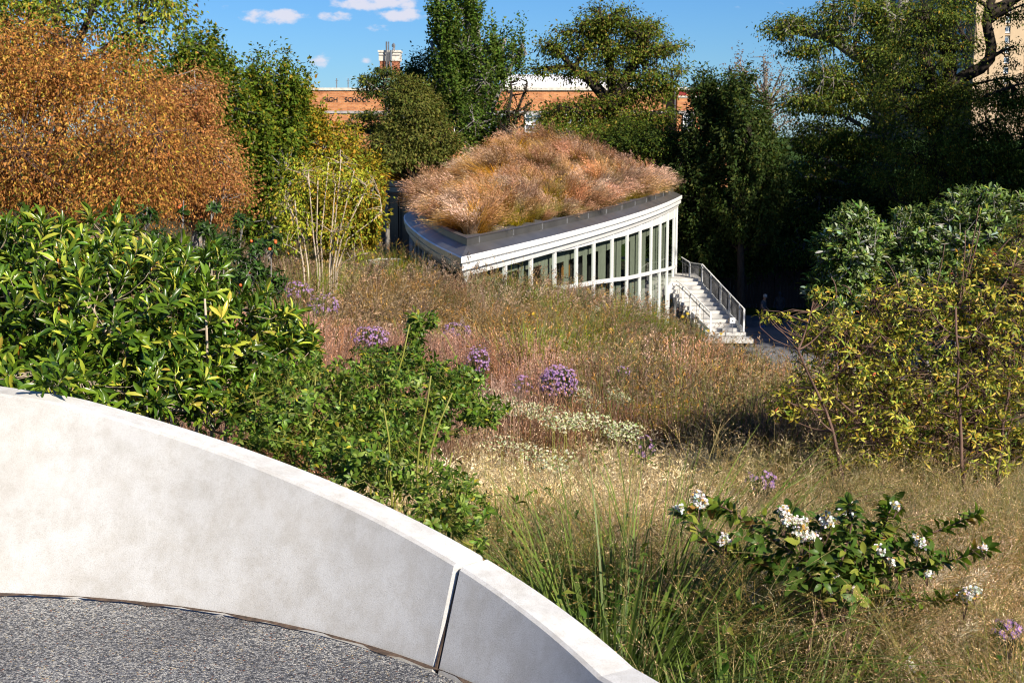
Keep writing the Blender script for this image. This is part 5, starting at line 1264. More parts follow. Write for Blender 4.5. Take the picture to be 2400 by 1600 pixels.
def tuft(name, h=1., n_blade=40, n_stem=24, bw=.008, sw=.003, blade=((.08, .12, .02), (.16, .17, .05)), stemc=(.25, .2, .09), head='panicle', headc=((.42, .31, .17), (.5, .4, .24)),
         spike=(.012, .004), nsp=40, spread=.12, lean=(0, 0), bladeh=.65, bend=(.15, .6), hw=.12, hl=.35, rad=.1, mat=None):
    parts = []
    az_ = rng.uniform(0, 2 * PI, n_blade); r_ = rad * rng.random(n_blade) ** .5
    P0 = np.c_[np.cos(az_) * r_, np.sin(az_) * r_, np.full(n_blade, -.03)]
    out = np.c_[np.cos(az_), np.sin(az_), np.zeros(n_blade)]; ln = np.array([lean[0], lean[1], 0])
    bd = norm(out + ln * 1.5 + rng.normal(0, .3, (n_blade, 3)) * [1, 1, 0])
    d0 = norm(np.array([0, 0, 1]) + out * rng.uniform(0, spread * 2, (n_blade, 1)) + ln * .4)
    if n_blade:
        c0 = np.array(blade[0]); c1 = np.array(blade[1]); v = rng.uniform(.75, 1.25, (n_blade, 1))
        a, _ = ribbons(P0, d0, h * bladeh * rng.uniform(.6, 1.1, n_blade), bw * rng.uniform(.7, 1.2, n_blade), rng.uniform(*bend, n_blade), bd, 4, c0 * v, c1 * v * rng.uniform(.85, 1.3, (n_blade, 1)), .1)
        parts.append(a)
    if n_stem:
        az_ = rng.uniform(0, 2 * PI, n_stem); r_ = rad * rng.random(n_stem)
        P0 = np.c_[np.cos(az_) * r_, np.sin(az_) * r_, np.zeros(n_stem)]; out = np.c_[np.cos(az_), np.sin(az_), np.zeros(n_stem)]
        d0 = norm(np.array([0, 0, 1]) + out * rng.uniform(0, spread * 2.4, (n_stem, 1)) + ln * .6)
        L = h * rng.uniform(.72, 1.08, n_stem); bd = norm(out + ln * 1.8)
        a, P = ribbons(P0, d0, L, np.full(n_stem, sw), rng.uniform(bend[0] * .5, bend[1] * .6, n_stem), bd, 4, np.array(blade[0]) * 1.2, np.array(stemc), .5)
        parts.append(a)
        if nsp:
            N = n_stem * nsp; si = np.repeat(np.arange(n_stem), nsp); u = rng.random(N)
            t = (1 - hl) + hl * u ** .8; f = t * 4; i0 = np.minimum(f.astype(int), 3); fr = (f - i0)[:, None]
            ctr = P[si, i0] * (1 - fr) + P[si, i0 + 1] * fr
            ax = norm(P[si, 4] - P[si, 3])
            if head == 'panicle':
                wd = hw * np.sin(np.clip((1 - u) * .9 + .12, 0, 1) * PI) * h
                nb = max(4, nsp // 5); NB = n_stem * nb; sb = np.repeat(np.arange(n_stem), nb); ub = rng.random(NB); tb_ = (1 - hl) + hl * ub ** .8
                fb = tb_ * 4; ib = np.minimum(fb.astype(int), 3); frb = (fb - ib)[:, None]; cb_ = P[sb, ib] * (1 - frb) + P[sb, ib + 1] * frb
                wb = hw * np.sin(np.clip((1 - ub) * .9 + .15, 0, 1) * PI) * h * rng.uniform(.6, 1.2, NB); axb = norm(P[sb, 4] - P[sb, 3]); db = norm(rdir(NB) + axb * .9)
                a2_, PB = ribbons(cb_, db, wb, np.full(NB, sw * .5), rng.uniform(.05, .3, NB), norm(rdir(NB) - [0, 0, .5]), 2, np.array(stemc), np.array(headc[0]), .6)
                parts.append(a2_)
                bi_ = rng.integers(0, nb, N) + si * nb; tq = rng.uniform(.25, 1.05, N)[:, None]
                q0 = PB[bi_, 0]; q1 = PB[bi_, 1]; q2 = PB[bi_, 2]
                pos = np.where(tq < .5, q0 + (q1 - q0) * tq * 2, q1 + (q2 - q1) * (tq * 2 - 1)); dr = norm(db[bi_] + ax * .4 + rdir(N) * .45 + [0, 0, -.25])
            elif head == 'spike':
                off = rdir(N); pos = ctr + off * (hw * h * .25 * np.sin(u * PI) ** .5)[:, None]; dr = norm(ax * 1.4 + off)
            else:   # feather: fine hairs along the stem sweeping forward
                off = rdir(N); pos = ctr + off * (hw * h * .25)[:, None] if False else ctr + off * hw * h * .25; dr = norm(ax * 1.2 + off * .8 + ln * .8)
            s = spike[0] * rng.uniform(.6, 1.5, N); hc = np.array(headc[0])[None] * (1 - rng.random((N, 1))) + np.array(headc[1])[None] * rng.random((N, 1))
            parts.append(scatter(DIAMOND, pos, frames(dr, rdir(N)), np.c_[np.full(N, spike[1]), s, s], hc))
    V, l, sz, c = merge(parts)
    me = mesh_np(name, V, l, sz, c); me.materials.append(mat or M['grass'])
    return bpy.data.objects.new(name, me)
def scatter_tufts(name, protos, P, scale, rotz, tilt=None, idx=None, label=None, parent=None, kind='stuff', zs=None):
    col = bpy.data.collections.new(name + '_kinds')
    for p in protos: col.objects.link(p)
    me = bpy.data.meshes.new(name); me.vertices.add(len(P)); me.vertices.foreach_set('co', np.ascontiguousarray(P, np.float32).ravel())
    n = len(P)
    a = me.attributes.new('rot', 'FLOAT_VECTOR', 'POINT'); t = tilt if tilt is not None else rng.normal(0, .06, (n, 2))
    a.data.foreach_set('vector', np.c_[t, rotz].astype(np.float32).ravel())
    a = me.attributes.new('scl', 'FLOAT_VECTOR', 'POINT'); z_ = scale if zs is None else zs
    a.data.foreach_set('vector', np.c_[scale, scale, z_].astype(np.float32).ravel())
    a = me.attributes.new('idx', 'INT', 'POINT'); a.data.foreach_set('value', (idx if idx is not None else rng.integers(0, len(protos), n)).astype(np.int32))
    o = bpy.data.objects.new(name, me); C.objects.link(o); o['kind'] = kind
    if parent is not None: o.parent = parent; o.location = -Vector(parent.location)
    if label: o['label'] = label
    g = bpy.data.node_groups.new(name + '_nodes', 'GeometryNodeTree')
    g.interface.new_socket('Geometry', in_out='INPUT', socket_type='NodeSocketGeometry'); g.interface.new_socket('Geometry', in_out='OUTPUT', socket_type='NodeSocketGeometry')
    i = g.nodes.new('NodeGroupInput'); ou = g.nodes.new('NodeGroupOutput'); ip = g.nodes.new('GeometryNodeInstanceOnPoints'); ci = g.nodes.new('GeometryNodeCollectionInfo')
    ci.inputs['Collection'].default_value = col; ci.inputs['Separate Children'].default_value = True; ci.inputs['Reset Children'].default_value = True
    def na(nm, ty):
        q = g.nodes.new('GeometryNodeInputNamedAttribute'); q.data_type = ty; q.inputs[0].default_value = nm; return q.outputs[0]
    g.links.new(i.outputs[0], ip.inputs['Points']); g.links.new(ci.outputs[0], ip.inputs['Instance']); ip.inputs['Pick Instance'].default_value = True
    g.links.new(na('idx', 'INT'), ip.inputs['Instance Index']); e2 = g.nodes.new('FunctionNodeEulerToRotation'); g.links.new(na('rot', 'FLOAT_VECTOR'), e2.inputs[0])
    g.links.new(e2.outputs[0], ip.inputs['Rotation']); g.links.new(na('scl', 'FLOAT_VECTOR'), ip.inputs['Scale']); g.links.new(ip.outputs[0], ou.inputs[0])
    m = o.modifiers.new('stand', 'NODES'); m.node_group = g
    return o
def field(n, x0, x1, y0, y1, test=None):
    x = rng.uniform(x0, x1, n); y = rng.uniform(y0, y1, n); k = np.ones(n, bool)
    if test is not None: k = test(x, y)
    x, y = x[k], y[k]
    return np.c_[x, y, ground(x, y) - .02]
def in_view(x, y, m=.17): return np.abs(x) < (.36 + m) * y + .6
def open_ground(x, y):
    k = wall_clear(x, y) & ~inside(x, y) & in_view(x, y)
    k &= ~((y > 27) & (x > 10.6)) & ~((y > 54) & (x > 8.9)) & ~in_poly(x, y, PLAZA) & ~((x < -6.9) & (x > -14) & (y > 45.8) & (y < 51.6))
    return k
TANH = ((.27, .175, .075), (.40, .27, .125))
PINKH = ((.38, .20, .14), (.50, .31, .21))
PURH = ((.24, .16, .11), (.38, .27, .17))
# -- distant meadow
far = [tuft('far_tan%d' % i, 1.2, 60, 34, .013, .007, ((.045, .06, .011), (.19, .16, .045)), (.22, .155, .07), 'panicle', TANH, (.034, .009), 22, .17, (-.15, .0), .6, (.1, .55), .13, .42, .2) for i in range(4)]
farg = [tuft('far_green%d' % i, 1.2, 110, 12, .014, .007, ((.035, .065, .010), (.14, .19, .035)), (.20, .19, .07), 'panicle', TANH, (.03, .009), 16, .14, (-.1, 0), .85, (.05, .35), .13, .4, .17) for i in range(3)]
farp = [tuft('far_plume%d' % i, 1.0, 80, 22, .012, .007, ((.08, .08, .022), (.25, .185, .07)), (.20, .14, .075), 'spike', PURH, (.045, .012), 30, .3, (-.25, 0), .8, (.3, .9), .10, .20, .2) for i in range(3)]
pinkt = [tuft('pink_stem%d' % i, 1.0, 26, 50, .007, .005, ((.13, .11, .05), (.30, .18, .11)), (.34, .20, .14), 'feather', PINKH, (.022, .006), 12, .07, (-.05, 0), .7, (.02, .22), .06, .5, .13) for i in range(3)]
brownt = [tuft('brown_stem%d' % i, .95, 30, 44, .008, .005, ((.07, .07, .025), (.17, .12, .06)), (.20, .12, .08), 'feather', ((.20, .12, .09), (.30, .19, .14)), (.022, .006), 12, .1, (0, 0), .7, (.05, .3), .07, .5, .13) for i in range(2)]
CLUMPS = [(.38, 5.0), (.62, 5.9), (.66, 4.1), (.98, 4.5)]
ASTERS = [('round bouquet of bright purple asters, the densest of them, in the middle of the slope', 1308, 898, 47, 44, 260), ('purple aster clump behind the small-leaved shrub, above its tall shoot', 868, 790, 46, 26, 100),
 ('purple aster drift at the right tip of the glossy shrub', 758, 715, 38, 28, 80), ('thin lilac asters left of the pale-trunked tree foot', 700, 682, 36, 24, 60), ('purple aster clump above the pink stems, right of the tall green shoot', 1070, 775, 34, 22, 70),
 ('loose purple asters at the right side of the small-leaved shrub', 1120, 850, 28, 42, 80), ('sparse asters left of the round bouquet', 1225, 905, 26, 26, 26), ('pale lilac asters at the top of the tall blade clump', 1510, 1050, 26, 30, 20),
 ('pale lilac asters above the white crape myrtle', 1785, 1125, 36, 26, 34), ('small lilac aster spray in the tan grass right of the bouquet', 1462, 870, 16, 16, 16), ('purple asters low at the bottom right corner', 2360, 1475, 34, 26, 24)]
def aster_h(i): return .66 if i in (7, 8, 10) else .92
def clear_spots(P, extra=()):
    k = np.ones(len(P), bool)
    for i, (_, px, py, rx, ry, n_) in enumerate(ASTERS):
        if i in (3, 6, 7, 8, 9, 10): continue
        d = depth_at(px, py, aster_h(i)); c = at(px, py, d); w_ = rx / FPX * d + .12
        k &= ~((np.abs(P[:, 0] - c[0] * P[:, 1] / c[1]) < w_) & (P[:, 1] < c[1] + .2) & (P[:, 1] > c[1] - 1.5))
    return P[k]
def noise2(x, y, s=1., ph=0.):
    return (np.sin(x * 1.3 * s + ph) * np.cos(y * .9 * s + 1.7 * ph) + np.sin((x + y) * .55 * s + 2 * ph) + .6 * np.sin(x * 2.7 * s - y * 1.9 * s + ph)) / 2.6
def grid_field(x0, x1, y0, y1, c0, c1, test):
    out = []; y = y0
    while y < y1:
        c = c0 + (c1 - c0) * (y - y0) / (y1 - y0); xs = np.arange(x0, x1, c); out.append(np.c_[xs + rng.uniform(-.46, .46, len(xs)) * c, y + rng.uniform(-.46, .46, len(xs)) * c]); y += c
    P = np.concatenate(out); P = P[test(P[:, 0], P[:, 1])]; return np.c_[P, ground(P[:, 0], P[:, 1]) - .02]
P = grid_field(-12, 14, 13.5, 66, .46, .72, open_ground)
dens = np.interp(P[:, 1], [13, 25, 45, 66], [.98, .96, .95, .95]); dens = np.where(P[:, 0] < -.36 * P[:, 1], dens * .3, dens)
dens = dens * np.clip(1.15 + .9 * noise2(P[:, 0], P[:, 1], 2.6, 3.), .35, 1.6)
P = P[rng.random(len(P)) < dens]; P = clear_spots(P)
x, y = P[:, 0], P[:, 1]; n_ = noise2(x, y, 1.); n2 = noise2(x, y, .8, 2.)
kinds = far + farg + farp + pinkt + brownt
idx = np.where(n_ > .12, 4 + rng.integers(0, 3, len(P)), rng.integers(0, 4, len(P)))
purp = ((x < .08 * y - 1.2) & (y > 18) & (y < 33) & (rng.random(len(P)) < .75)) | ((n2 > .62) & (y < 40)); idx = np.where(purp, 7 + rng.integers(0, 3, len(P)), idx)
pk = (x > -.17 * y - .5) & (x < .0 * y + .1) & (y < 17) & (rng.random(len(P)) < .65); idx = np.where(pk, 10 + rng.integers(0, 3, len(P)), idx)
bk = (x > .06 * y) & (x < .30 * y) & (y < 18.5) & (rng.random(len(P)) < .5); idx = np.where(bk, 13 + rng.integers(0, 2, len(P)), idx)
edge = np.min(np.hypot(x[:, None] - FR[:60:3, 0], y[:, None] - FR[:60:3, 1]), axis=1); nearf = (edge < 4.5) | ((y > 33) & (y < 43) & (x < 2)); idx = np.where(nearf & (rng.random(len(P)) < .65), 4 + rng.integers(0, 3, len(P)), idx)
sc_ = rng.uniform(.65, 1.15, len(P)) * np.where(pk, .95, 1.) * np.where(purp, .85, 1) * (1 + .28 * noise2(x, y, 2.1, 5.)) * np.where((edge < 6.5) & (y > 48), .42, 1) * np.where((y > 33) & (y < 44) & (x < 3), 1.1, 1.) * np.where(idx < 10, 1.12, 1)
print('meadow tufts', len(P))
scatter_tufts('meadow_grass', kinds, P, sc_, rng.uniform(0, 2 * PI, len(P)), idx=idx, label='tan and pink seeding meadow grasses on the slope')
# left of the building and around the multi-stemmed tree
P = field(5200, -24, -3.5, 24, 60, lambda x, y: open_ground(x, y) & (x > -.42 * y)); P = P[rng.random(len(P)) < .55]
scatter_tufts('meadow_grass', [tuft('short_tan', .6, 40, 14, .014, .006, ((.12, .12, .03), (.30, .22, .09)), (.3, .2, .1), 'panicle', TANH, (.03, .01), 20, .3, (-.2, 0), .8, (.2, .7), .15, .4, .16), tuft('short_plume', .62, 40, 14, .014, .006, ((.16, .12, .04), (.33, .22, .11)), (.3, .18, .1), 'spike', PURH, (.04, .012), 24, .3, (-.2, 0), .8, (.2, .8), .14, .3, .16)],
              P, rng.uniform(.6, 1.1, len(P)), rng.uniform(0, 6.28, len(P)), label='low russet grass left of the pavilion')

# -- roof grass: leans and flops outward
roof_a = [tuft('roof_pink%d' % i, 1.0, 70, 80, .016, .010, ((.13, .085, .03), (.40, .24, .11)), (.38, .22, .12), 'feather', ((.42, .24, .15), (.60, .40, .26)), (.08, .010), 14, .12, (-.6, -.15), .8, (.3, .9), .10, .6, .16) for i in range(3)]
roof_b = [tuft('roof_gold%d' % i, .95, 150, 14, .016, .007, ((.24, .15, .04), (.52, .30, .10)), (.45, .28, .12), 'feather', ((.48, .32, .16), (.58, .41, .22)), (.05, .010), 8, .16, (-.55, -.1), .95, (.5, 1.1), .1, .5, .14) for i in range(3)]
roof_c = [tuft('roof_olive%d' % i, .7, 110, 10, .014, .007, ((.13, .12, .03), (.34, .27, .07)), (.35, .25, .1), 'feather', ((.5, .33, .17), (.56, .38, .2)), (.05, .010), 16, .3, (-.1, -.1), .95, (.3, .9), .1, .5, .12) for i in range(2)]
x = rng.uniform(-5.5, 11, 16000); y = rng.uniform(39, 88, 16000); k = inside(x, y); x, y = x[k], y[k]
ed = edge_dist(x, y); k = (ed > .85) & (rng.random(len(x)) < .25); x, y, ed = x[k], y[k], ed[k]
z = roof_z(x, y)
Pf = np.concatenate([FR, LF]); Nf = np.concatenate([NF, NL]); j = np.argmin(np.hypot(x[:, None] - Pf[:, 0], y[:, None] - Pf[:, 1]), axis=1)
outang = np.arctan2(Nf[j, 1], Nf[j, 0]); nearedge = ed < 1.7
rotz = np.where(nearedge, outang + PI + rng.normal(0, .35, len(x)), noise2(x, y, 1.6, 9.) * 1.6 + rng.normal(0, .5, len(x)))
fr_ = j < len(FR); tt_ = (x - np.interp(y, LF[::-1][:, 1], LF[::-1][:, 0])) / 9.
gold = (fr_ & (ed < 2.6) & (rng.random(len(x)) < .95)) | (fr_ & (ed < 4.2) & (rng.random(len(x)) < .5)) | (rng.random(len(x)) < .22 + .35 * (noise2(x, y, .9, 1.) > .2))
idx = np.where(gold, 3 + rng.integers(0, 3, len(x)), rng.integers(0, 3, len(x))); idx = np.where(rng.random(len(x)) < .09 + .2 * (noise2(x, y, 1.1, 4.) > .4), 6 + rng.integers(0, 2, len(x)), idx)
tilt = rng.normal(0, .20, (len(x), 2))
print('roof tufts', len(x))
scatter_tufts('roof_grass', roof_a + roof_b + roof_c, np.c_[x, y, z - .05], rng.uniform(.6, 1.45, len(x)) * (1 + .22 * noise2(x, y, 2.4, 7.)), rotz, tilt, idx, label='shaggy pink-brown and golden grass on the roof', parent=bld)
xw = rng.uniform(-13, -3, 900); yw = rng.uniform(83, 96, 900); k = (yw > 83.5 + (-5.0 - xw) * 1.32 + .6) & ~inside(xw, yw); xw, yw = xw[k], yw[k]
scatter_tufts('roof_grass', roof_a[:1] + [roof_a[1]], np.c_[xw, yw, np.full(len(xw), ZC + .4)], rng.uniform(.9, 1.5, len(xw)), rng.normal(0, .6, len(xw)), label='pink-brown grass on the shaded wing roof', parent=wg)

# -- middle ground: pale dropseed mound, cream flower drifts, pink stems
drop = [tuft('dropseed%d' % i, .62, 60, 46, .006, .0028, ((.11, .13, .035), (.30, .28, .11)), (.50, .40, .22), 'panicle', ((.60, .48, .29), (.72, .60, .40)), (.018, .0040), 60, .34, (-.25, -.1), .7, (.3, .8), .19, .55, .14) for i in range(3)]
P = field(1500, -.9, 2.4, 6.3, 11.2, lambda x, y: wall_clear(x, y) & (x > -.10 * y + .15) & (x < .045 * y + .9) & (((x - .5) / 1.25) ** 2 + ((y - 8.7) / 2.3) ** 2 < 1)); P = P[rng.random(len(P)) < .6]; P = clear_spots(P)
scatter_tufts('dropseed_grass', drop, P, rng.uniform(.8, 1.15, len(P)), rng.normal(0, .8, len(P)), label='pale straw-coloured mound of fine dropseed grass in the middle')
P = field(2400, -3.2, .8, 9.2, 16, lambda x, y: (x > -.22 * y) & (x < .015 * y + .25 ) & (rng.random(len(x)) < .42 * np.clip(1 + 1.2 * noise2(x * 2, y * 2), .1, 2)))
P = clear_spots(P); scatter_tufts('bluestem_grass', pinkt, P, rng.uniform(.75, 1.05, len(P)), rng.uniform(0, 6.28, len(P)), label='pink upright bluestem stems behind the leafy shrub')
P = field(1500, .2, 4.2, 10.2, 15, lambda x, y: (x > .035 * y) & (x < .33 * y) & (rng.random(len(x)) < .7))
P = clear_spots(P); scatter_tufts('bluestem_grass', brownt + farg[:1], P, rng.uniform(.75, 1.0, len(P)), rng.uniform(0, 6.28, len(P)), idx=rng.choice([0, 1, 0, 1, 2], len(P)), label='shaded purple-brown stems beyond the dropseed')
# -- near ground: switchgrass with airy heads
near = [tuft('near_switch%d' % i, .95, 130, 26, .008, .0024, ((.03, .06, .012), (.12, .18, .035)), (.24, .24, .09), 'panicle', ((.33, .235, .115), (.50, .38, .21)), (.010, .0028), 75, .24, (-.1, 0), .72, (.15, .8), .20, .5, .14) for i in range(3)]
near += [tuft('near_green%d' % i, .85, 200, 5, .012, .0024, ((.03, .065, .012), (.12, .19, .035)), (.30, .34, .13), 'panicle', ((.44, .33, .17), (.62, .50, .30)), (.010, .0030), 50, .2, (0, 0), .8, (.1, .7), .17, .5, .13) for i in range(3)]
P = field(3300, -.2, 6.0, 2.6, 9.4, lambda x, y: wall_clear(x, y) & (x > -.02 * y) & ~((((x - .5) / 1.15) ** 2 + ((y - 8.7) / 2.1) ** 2 < 1)) & (x < .56 * y + .6) & ((y > 3.6) | (x > .9))); P = P[rng.random(len(P)) < .50 * np.clip(.95 + 1.9 * noise2(P[:, 0] * 3, P[:, 1] * 3, 1., 1.), .12, 1.8)]
CD = depth_at(1950, 1300, .78)
fr_ = (np.abs(P[:, 0] / P[:, 1] - .225) < .10) & (P[:, 1] > CD - 1.1) & (P[:, 1] < CD + .15)
P = P[~(fr_ & (rng.random(len(P)) < .75))]
for (cx_, cy_) in CLUMPS:
    P = P[~((np.abs(P[:, 0] - cx_ * P[:, 1] / cy_) < .30) & (P[:, 1] < cy_ + .25) & (P[:, 1] > cy_ - 1.1))]
print('near tufts', len(P))
wd_ = np.hypot(P[:, 0] - WC[0], P[:, 1] - WC[1]) - WR; P = P[wd_ > .75]; wd_ = wd_[wd_ > .75]
scatter_tufts('switchgrass', near, P, rng.uniform(.6, 1.08, len(P)) * np.clip(wd_ * .62, .35, 1), rng.uniform(0, 6.28, len(P)), idx=rng.choice(6, len(P), p=[.12, .12, .12, .22, .21, .21]), label='airy switchgrass seed heads over green blades in the near foreground')
fox = [tuft('fountain%d' % i, .8, 150, 16, .007, .003, ((.04, .08, .018), (.22, .27, .07)), (.38, .36, .16), 'spike', ((.50, .42, .24), (.66, .58, .38)), (.022, .0022), 90, .3, (-.1, 0), .85, (.3, .9), .09, .13, .12) for i in range(2)]
dry = [tuft('dry_seed%d' % i, .9, 60, 30, .008, .0032, ((.06, .08, .02), (.26, .22, .08)), (.46, .34, .18), 'panicle', ((.56, .42, .24), (.72, .58, .38)), (.013, .0040), 60, .26, (-.2, 0), .7, (.2, .8), .22, .5, .12) for i in range(2)]
P = field(1500, 1.0, 4.4, 4.2, 9.0, lambda x, y: wall_clear(x, y) & in_view(x, y) & (noise2(x * 2.3, y * 2.3, 1., 6.) > .05)); P = P[rng.random(len(P)) < .12]
fr2 = (np.abs(P[:, 0] / P[:, 1] - .225) < .10) & (P[:, 1] > CD - 1.1) & (P[:, 1] < CD + .15); P = P[~fr2]; print('dry tufts', len(P))
scatter_tufts('fountain_grass', fox + dry, P, rng.uniform(.7, 1.05, len(P)), rng.uniform(0, 6.28, len(P)), label='clumps of bristly and straw-coloured seed heads at the lower right')
nblade = [tuft('green_tuft%d' % i, .6, 90, 3, .007, .002, ((.03, .065, .018), (.10, .15, .05)), (.3, .26, .12), 'panicle', ((.5, .4, .26), (.6, .5, .33)), (.007, .003), 30, .2, (0, 0), 1., (.1, .8), .15, .4, .1) for i in range(2)]
P = field(900, -1.6, 1.2, 4.0, 6.6, lambda x, y: wall_clear(x, y) & (np.hypot(x - WC[0], y - WC[1]) < WR + 1.3) & (rng.random(len(x)) < .5))
scatter_tufts('sedge_grass', nblade, P, rng.uniform(.5, .75, len(P)) * np.clip((np.hypot(P[:, 0] - WC[0], P[:, 1] - WC[1]) - WR - .3) * 1.5, .3, 1.2), rng.uniform(0, 6.28, len(P)), label='dark green blades along the back of the concrete wall')
# low leafy ground cover under everything near, so no bare soil shows
gc = [tuft('cover%d' % i, .28, 0, 0) if False else None for i in range(0)]
n = 85000; x = rng.uniform(-5, 7, n); y = rng.uniform(3, 22, n); k = wall_clear(x, y) & in_view(x, y); x, y = x[k], y[k]; n = len(x)
pos = np.c_[x, y, ground(x, y) + rng.random(n) ** 1.4 * np.interp(y, [3, 8, 22], [.55, .45, .3]) * (1 + .8 * noise2(x, y, 3., 2.))]
V, l, sz, c = scatter(FOLD, pos, frames(norm(rdir(n) + [0, 0, .5]), norm(rdir(n) * .7 + [0, 0, 1])), np.c_[np.full(n, .022), np.full(n, .05), np.full(n, .05)] * rng.uniform(.6, 1.4, (n, 1)), pick([(4, .045, .095, .012), (3, .08, .14, .018), (2, .13, .15, .022), (1, .14, .09, .035)], n))
link('ground_cover', mesh_np('ground_cover', V, l, sz, c), M['leaf'], kind='stuff', label='low green leaves under the near grasses')

# -- big switchgrass clumps with broad blades, blades are parts
def push_out(V):
    # anything that would cross the concrete lies against its back instead
    V = V.copy(); d = V[:, :2] - WC; r = np.linalg.norm(d, axis=1); k = (r < WR + .46) & (V[:, 2] < FZ + .8)
    V[k, :2] = WC + d[k] / r[k, None] * (WR + .46); return V
def blade_clump(label, x, y, n, h, w, lean=0., rad=.16, seedheads=18, gr=None):
    z = G_(x, y); root = empty('switchgrass_clump', (x, y, z), label, 'grass clump', gr)
    az_ = rng.uniform(0, 2 * PI, n); r_ = rad * rng.random(n) ** .5; out = np.c_[np.cos(az_), np.sin(az_), np.zeros(n)]
    for i in range(n):
        P0 = np.array([[x + math.cos(az_[i]) * r_[i], y + math.sin(az_[i]) * r_[i], z - .02]]); d0 = norm(np.array([[lean, 0, 1.]]) + out[i:i + 1] * rng.uniform(.05, .4))
        v = rng.uniform(.7, 1.3); c0 = np.array([.035, .07, .010]) * v; c1 = np.array([.14, .19, .035]) * v * rng.uniform(.8, 1.5)
        a, _ = ribbons(P0, d0, np.array([h * rng.uniform(.6, 1.1)]), np.array([w * rng.uniform(.6, 1.2)]), np.array([rng.uniform(.2, 1.05)]), norm(out[i:i + 1] + [lean * .5, 0, 0]), 7, c0, c1, .06)
        me = mesh_np('blade', push_out(a[0]), *a[1:]); o = link('blade', me, M['leaf_near'], root)
    t = tuft('heads', h * 1.08, 60, seedheads, w * .6, .0025, ((.035, .07, .02), (.11, .17, .05)), (.35, .28, .12), 'panicle', ((.36, .25, .13), (.5, .37, .21)), (.009, .0034), 60, .2, (lean * .3, 0), .8, (.1, .6), .16, .45, rad, M['leaf'])
    n3 = len(t.data.vertices) * 3; vv = np.empty(n3, np.float32); t.data.vertices.foreach_get('co', vv); vv = push_out(vv.reshape(-1, 3) + np.array([x, y, z])) - np.array([x, y, z]); t.data.vertices.foreach_set('co', np.ascontiguousarray(vv, np.float32).ravel())
    C.objects.link(t); t.name = 'seed_heads'; t['kind'] = 'stuff'; t.parent = root
    return root
blade_clump('tall clump of broad dark green blades just past the wall joint', .38, 5.0, 290, 1.12, .015, .05, .34)
blade_clump('clump of upright green blades behind the tallest one, left of the crape myrtle', .62, 5.9, 200, 1.15, .013, .1, .26)
blade_clump('clump of wide arching blades at the bottom edge beside the wall', .66, 4.1, 220, .85, .018, -.1, .3)
blade_clump('small clump of thin blue-green blades between the glossy shrub and the rose shrub', -1.12, 5.45, 60, .75, .009, .1, .12, 6)
blade_clump('clump of blades leaning right below the white crape myrtle', .98, 4.5, 140, .75, .013, .25, .2, 14)

# -- asters
ASTER = tmpl([(0, 0, 0)] + [(math.cos(a) * (.5 if i % 2 else .2), math.sin(a) * (.5 if i % 2 else .2), .12 if i % 2 else .02) for i, a in enumerate(np.linspace(0, 2 * PI, 20, endpoint=False))], [(0, i, i % 20 + 1) for i in range(1, 21)])
def flower_mesh(name, T, c0, c1, s, mat):
    tv, tf, ts = T; col = np.tile(np.array(c1), (len(tv), 1)); col[0] = c0
    me = mesh_np(name, tv * s, np.concatenate([np.array(f) for f in tf]), np.array([len(f) for f in tf]), col); me.materials.append(mat); return me
am = [flower_mesh('flower', ASTER, (.6, .42, .05), c_, .031, M['petal']) for c_ in ((.31, .15, .74), (.42, .22, .80), (.25, .11, .62))]
def aster(label, px, py, rx, ry, d, n, parts=True, pale=False, gr='purple asters', hgt=.80):
    d = depth_at(px, py, hgt); b = px_blob(px, py, rx, ry, d); zb = G_(b[0], b[1]); root = empty('aster_plant', (b[0], b[1], zb), label, 'aster', gr)
    top = np.array(b[:3]); R_ = np.array(b[3:])
    u = rdir(n * 3); u = u[(u[:, 2] > -.55) & (u[:, 1] < .5)][:n]; pos = top + u * R_ * rng.uniform(.75, 1.05, (len(u), 1))
    nrm = norm(u + np.array([.15, -.5, .5]) + rng.normal(0, .2, u.shape)); Rm = frames(norm(np.cross(nrm, rdir(len(u)))), nrm)
    from mathutils import Matrix
    for i in range(len(u)):
        o = bpy.data.objects.new('flower', am[int(rng.integers(3))]); C.objects.link(o); o.parent = root
        m3 = Matrix(Rm[i].tolist()).to_4x4(); m3.translation = Vector((pos[i] - np.array(root.location)).tolist()); o.matrix_basis = m3 @ Matrix.Scale(rng.uniform(.75, 1.15) * max(1, d / 13), 4)
    g = MB()
    for i in range(0, len(u), 2): g.tube(bez(np.array([b[0], b[1], zb]) + rng.normal(0, .04, 3) * [1, 1, 0], top + (pos[i] - top) * .3 - [0, 0, R_[2] * .6], pos[i] - nrm[i] * .004, 4), np.linspace(.004, .0015, 4), 3)
    g.build('stems', bpy.data.materials['dark_bark'], root, kind='stuff')
    m_ = n * 7; u2 = rdir(m_); p2 = top + u2 * R_ * rng.uniform(.3, .9, (m_, 1)) - [0, 0, .02]; zr = rng.random(m_) < .4; p2[zr, 2] -= rng.random(zr.sum()) * (top[2] - zb) * .8
    V, l, sz, c = scatter(FOLD, p2, frames(norm(u2 + [0, 0, .5]), rdir(m_)), np.c_[np.full(m_, .008), np.full(m_, .035), np.full(m_, .03)], pick([(3, .05, .10, .02), (1, .09, .14, .04)], m_)); link('foliage', mesh_np('foliage', V, l, sz, c), M['leaf'], root, kind='stuff')
for i_, (lab, px, py, rx, ry, n) in enumerate(ASTERS): aster(lab, px, py, rx, ry, 0, n, hgt=aster_h(i_))
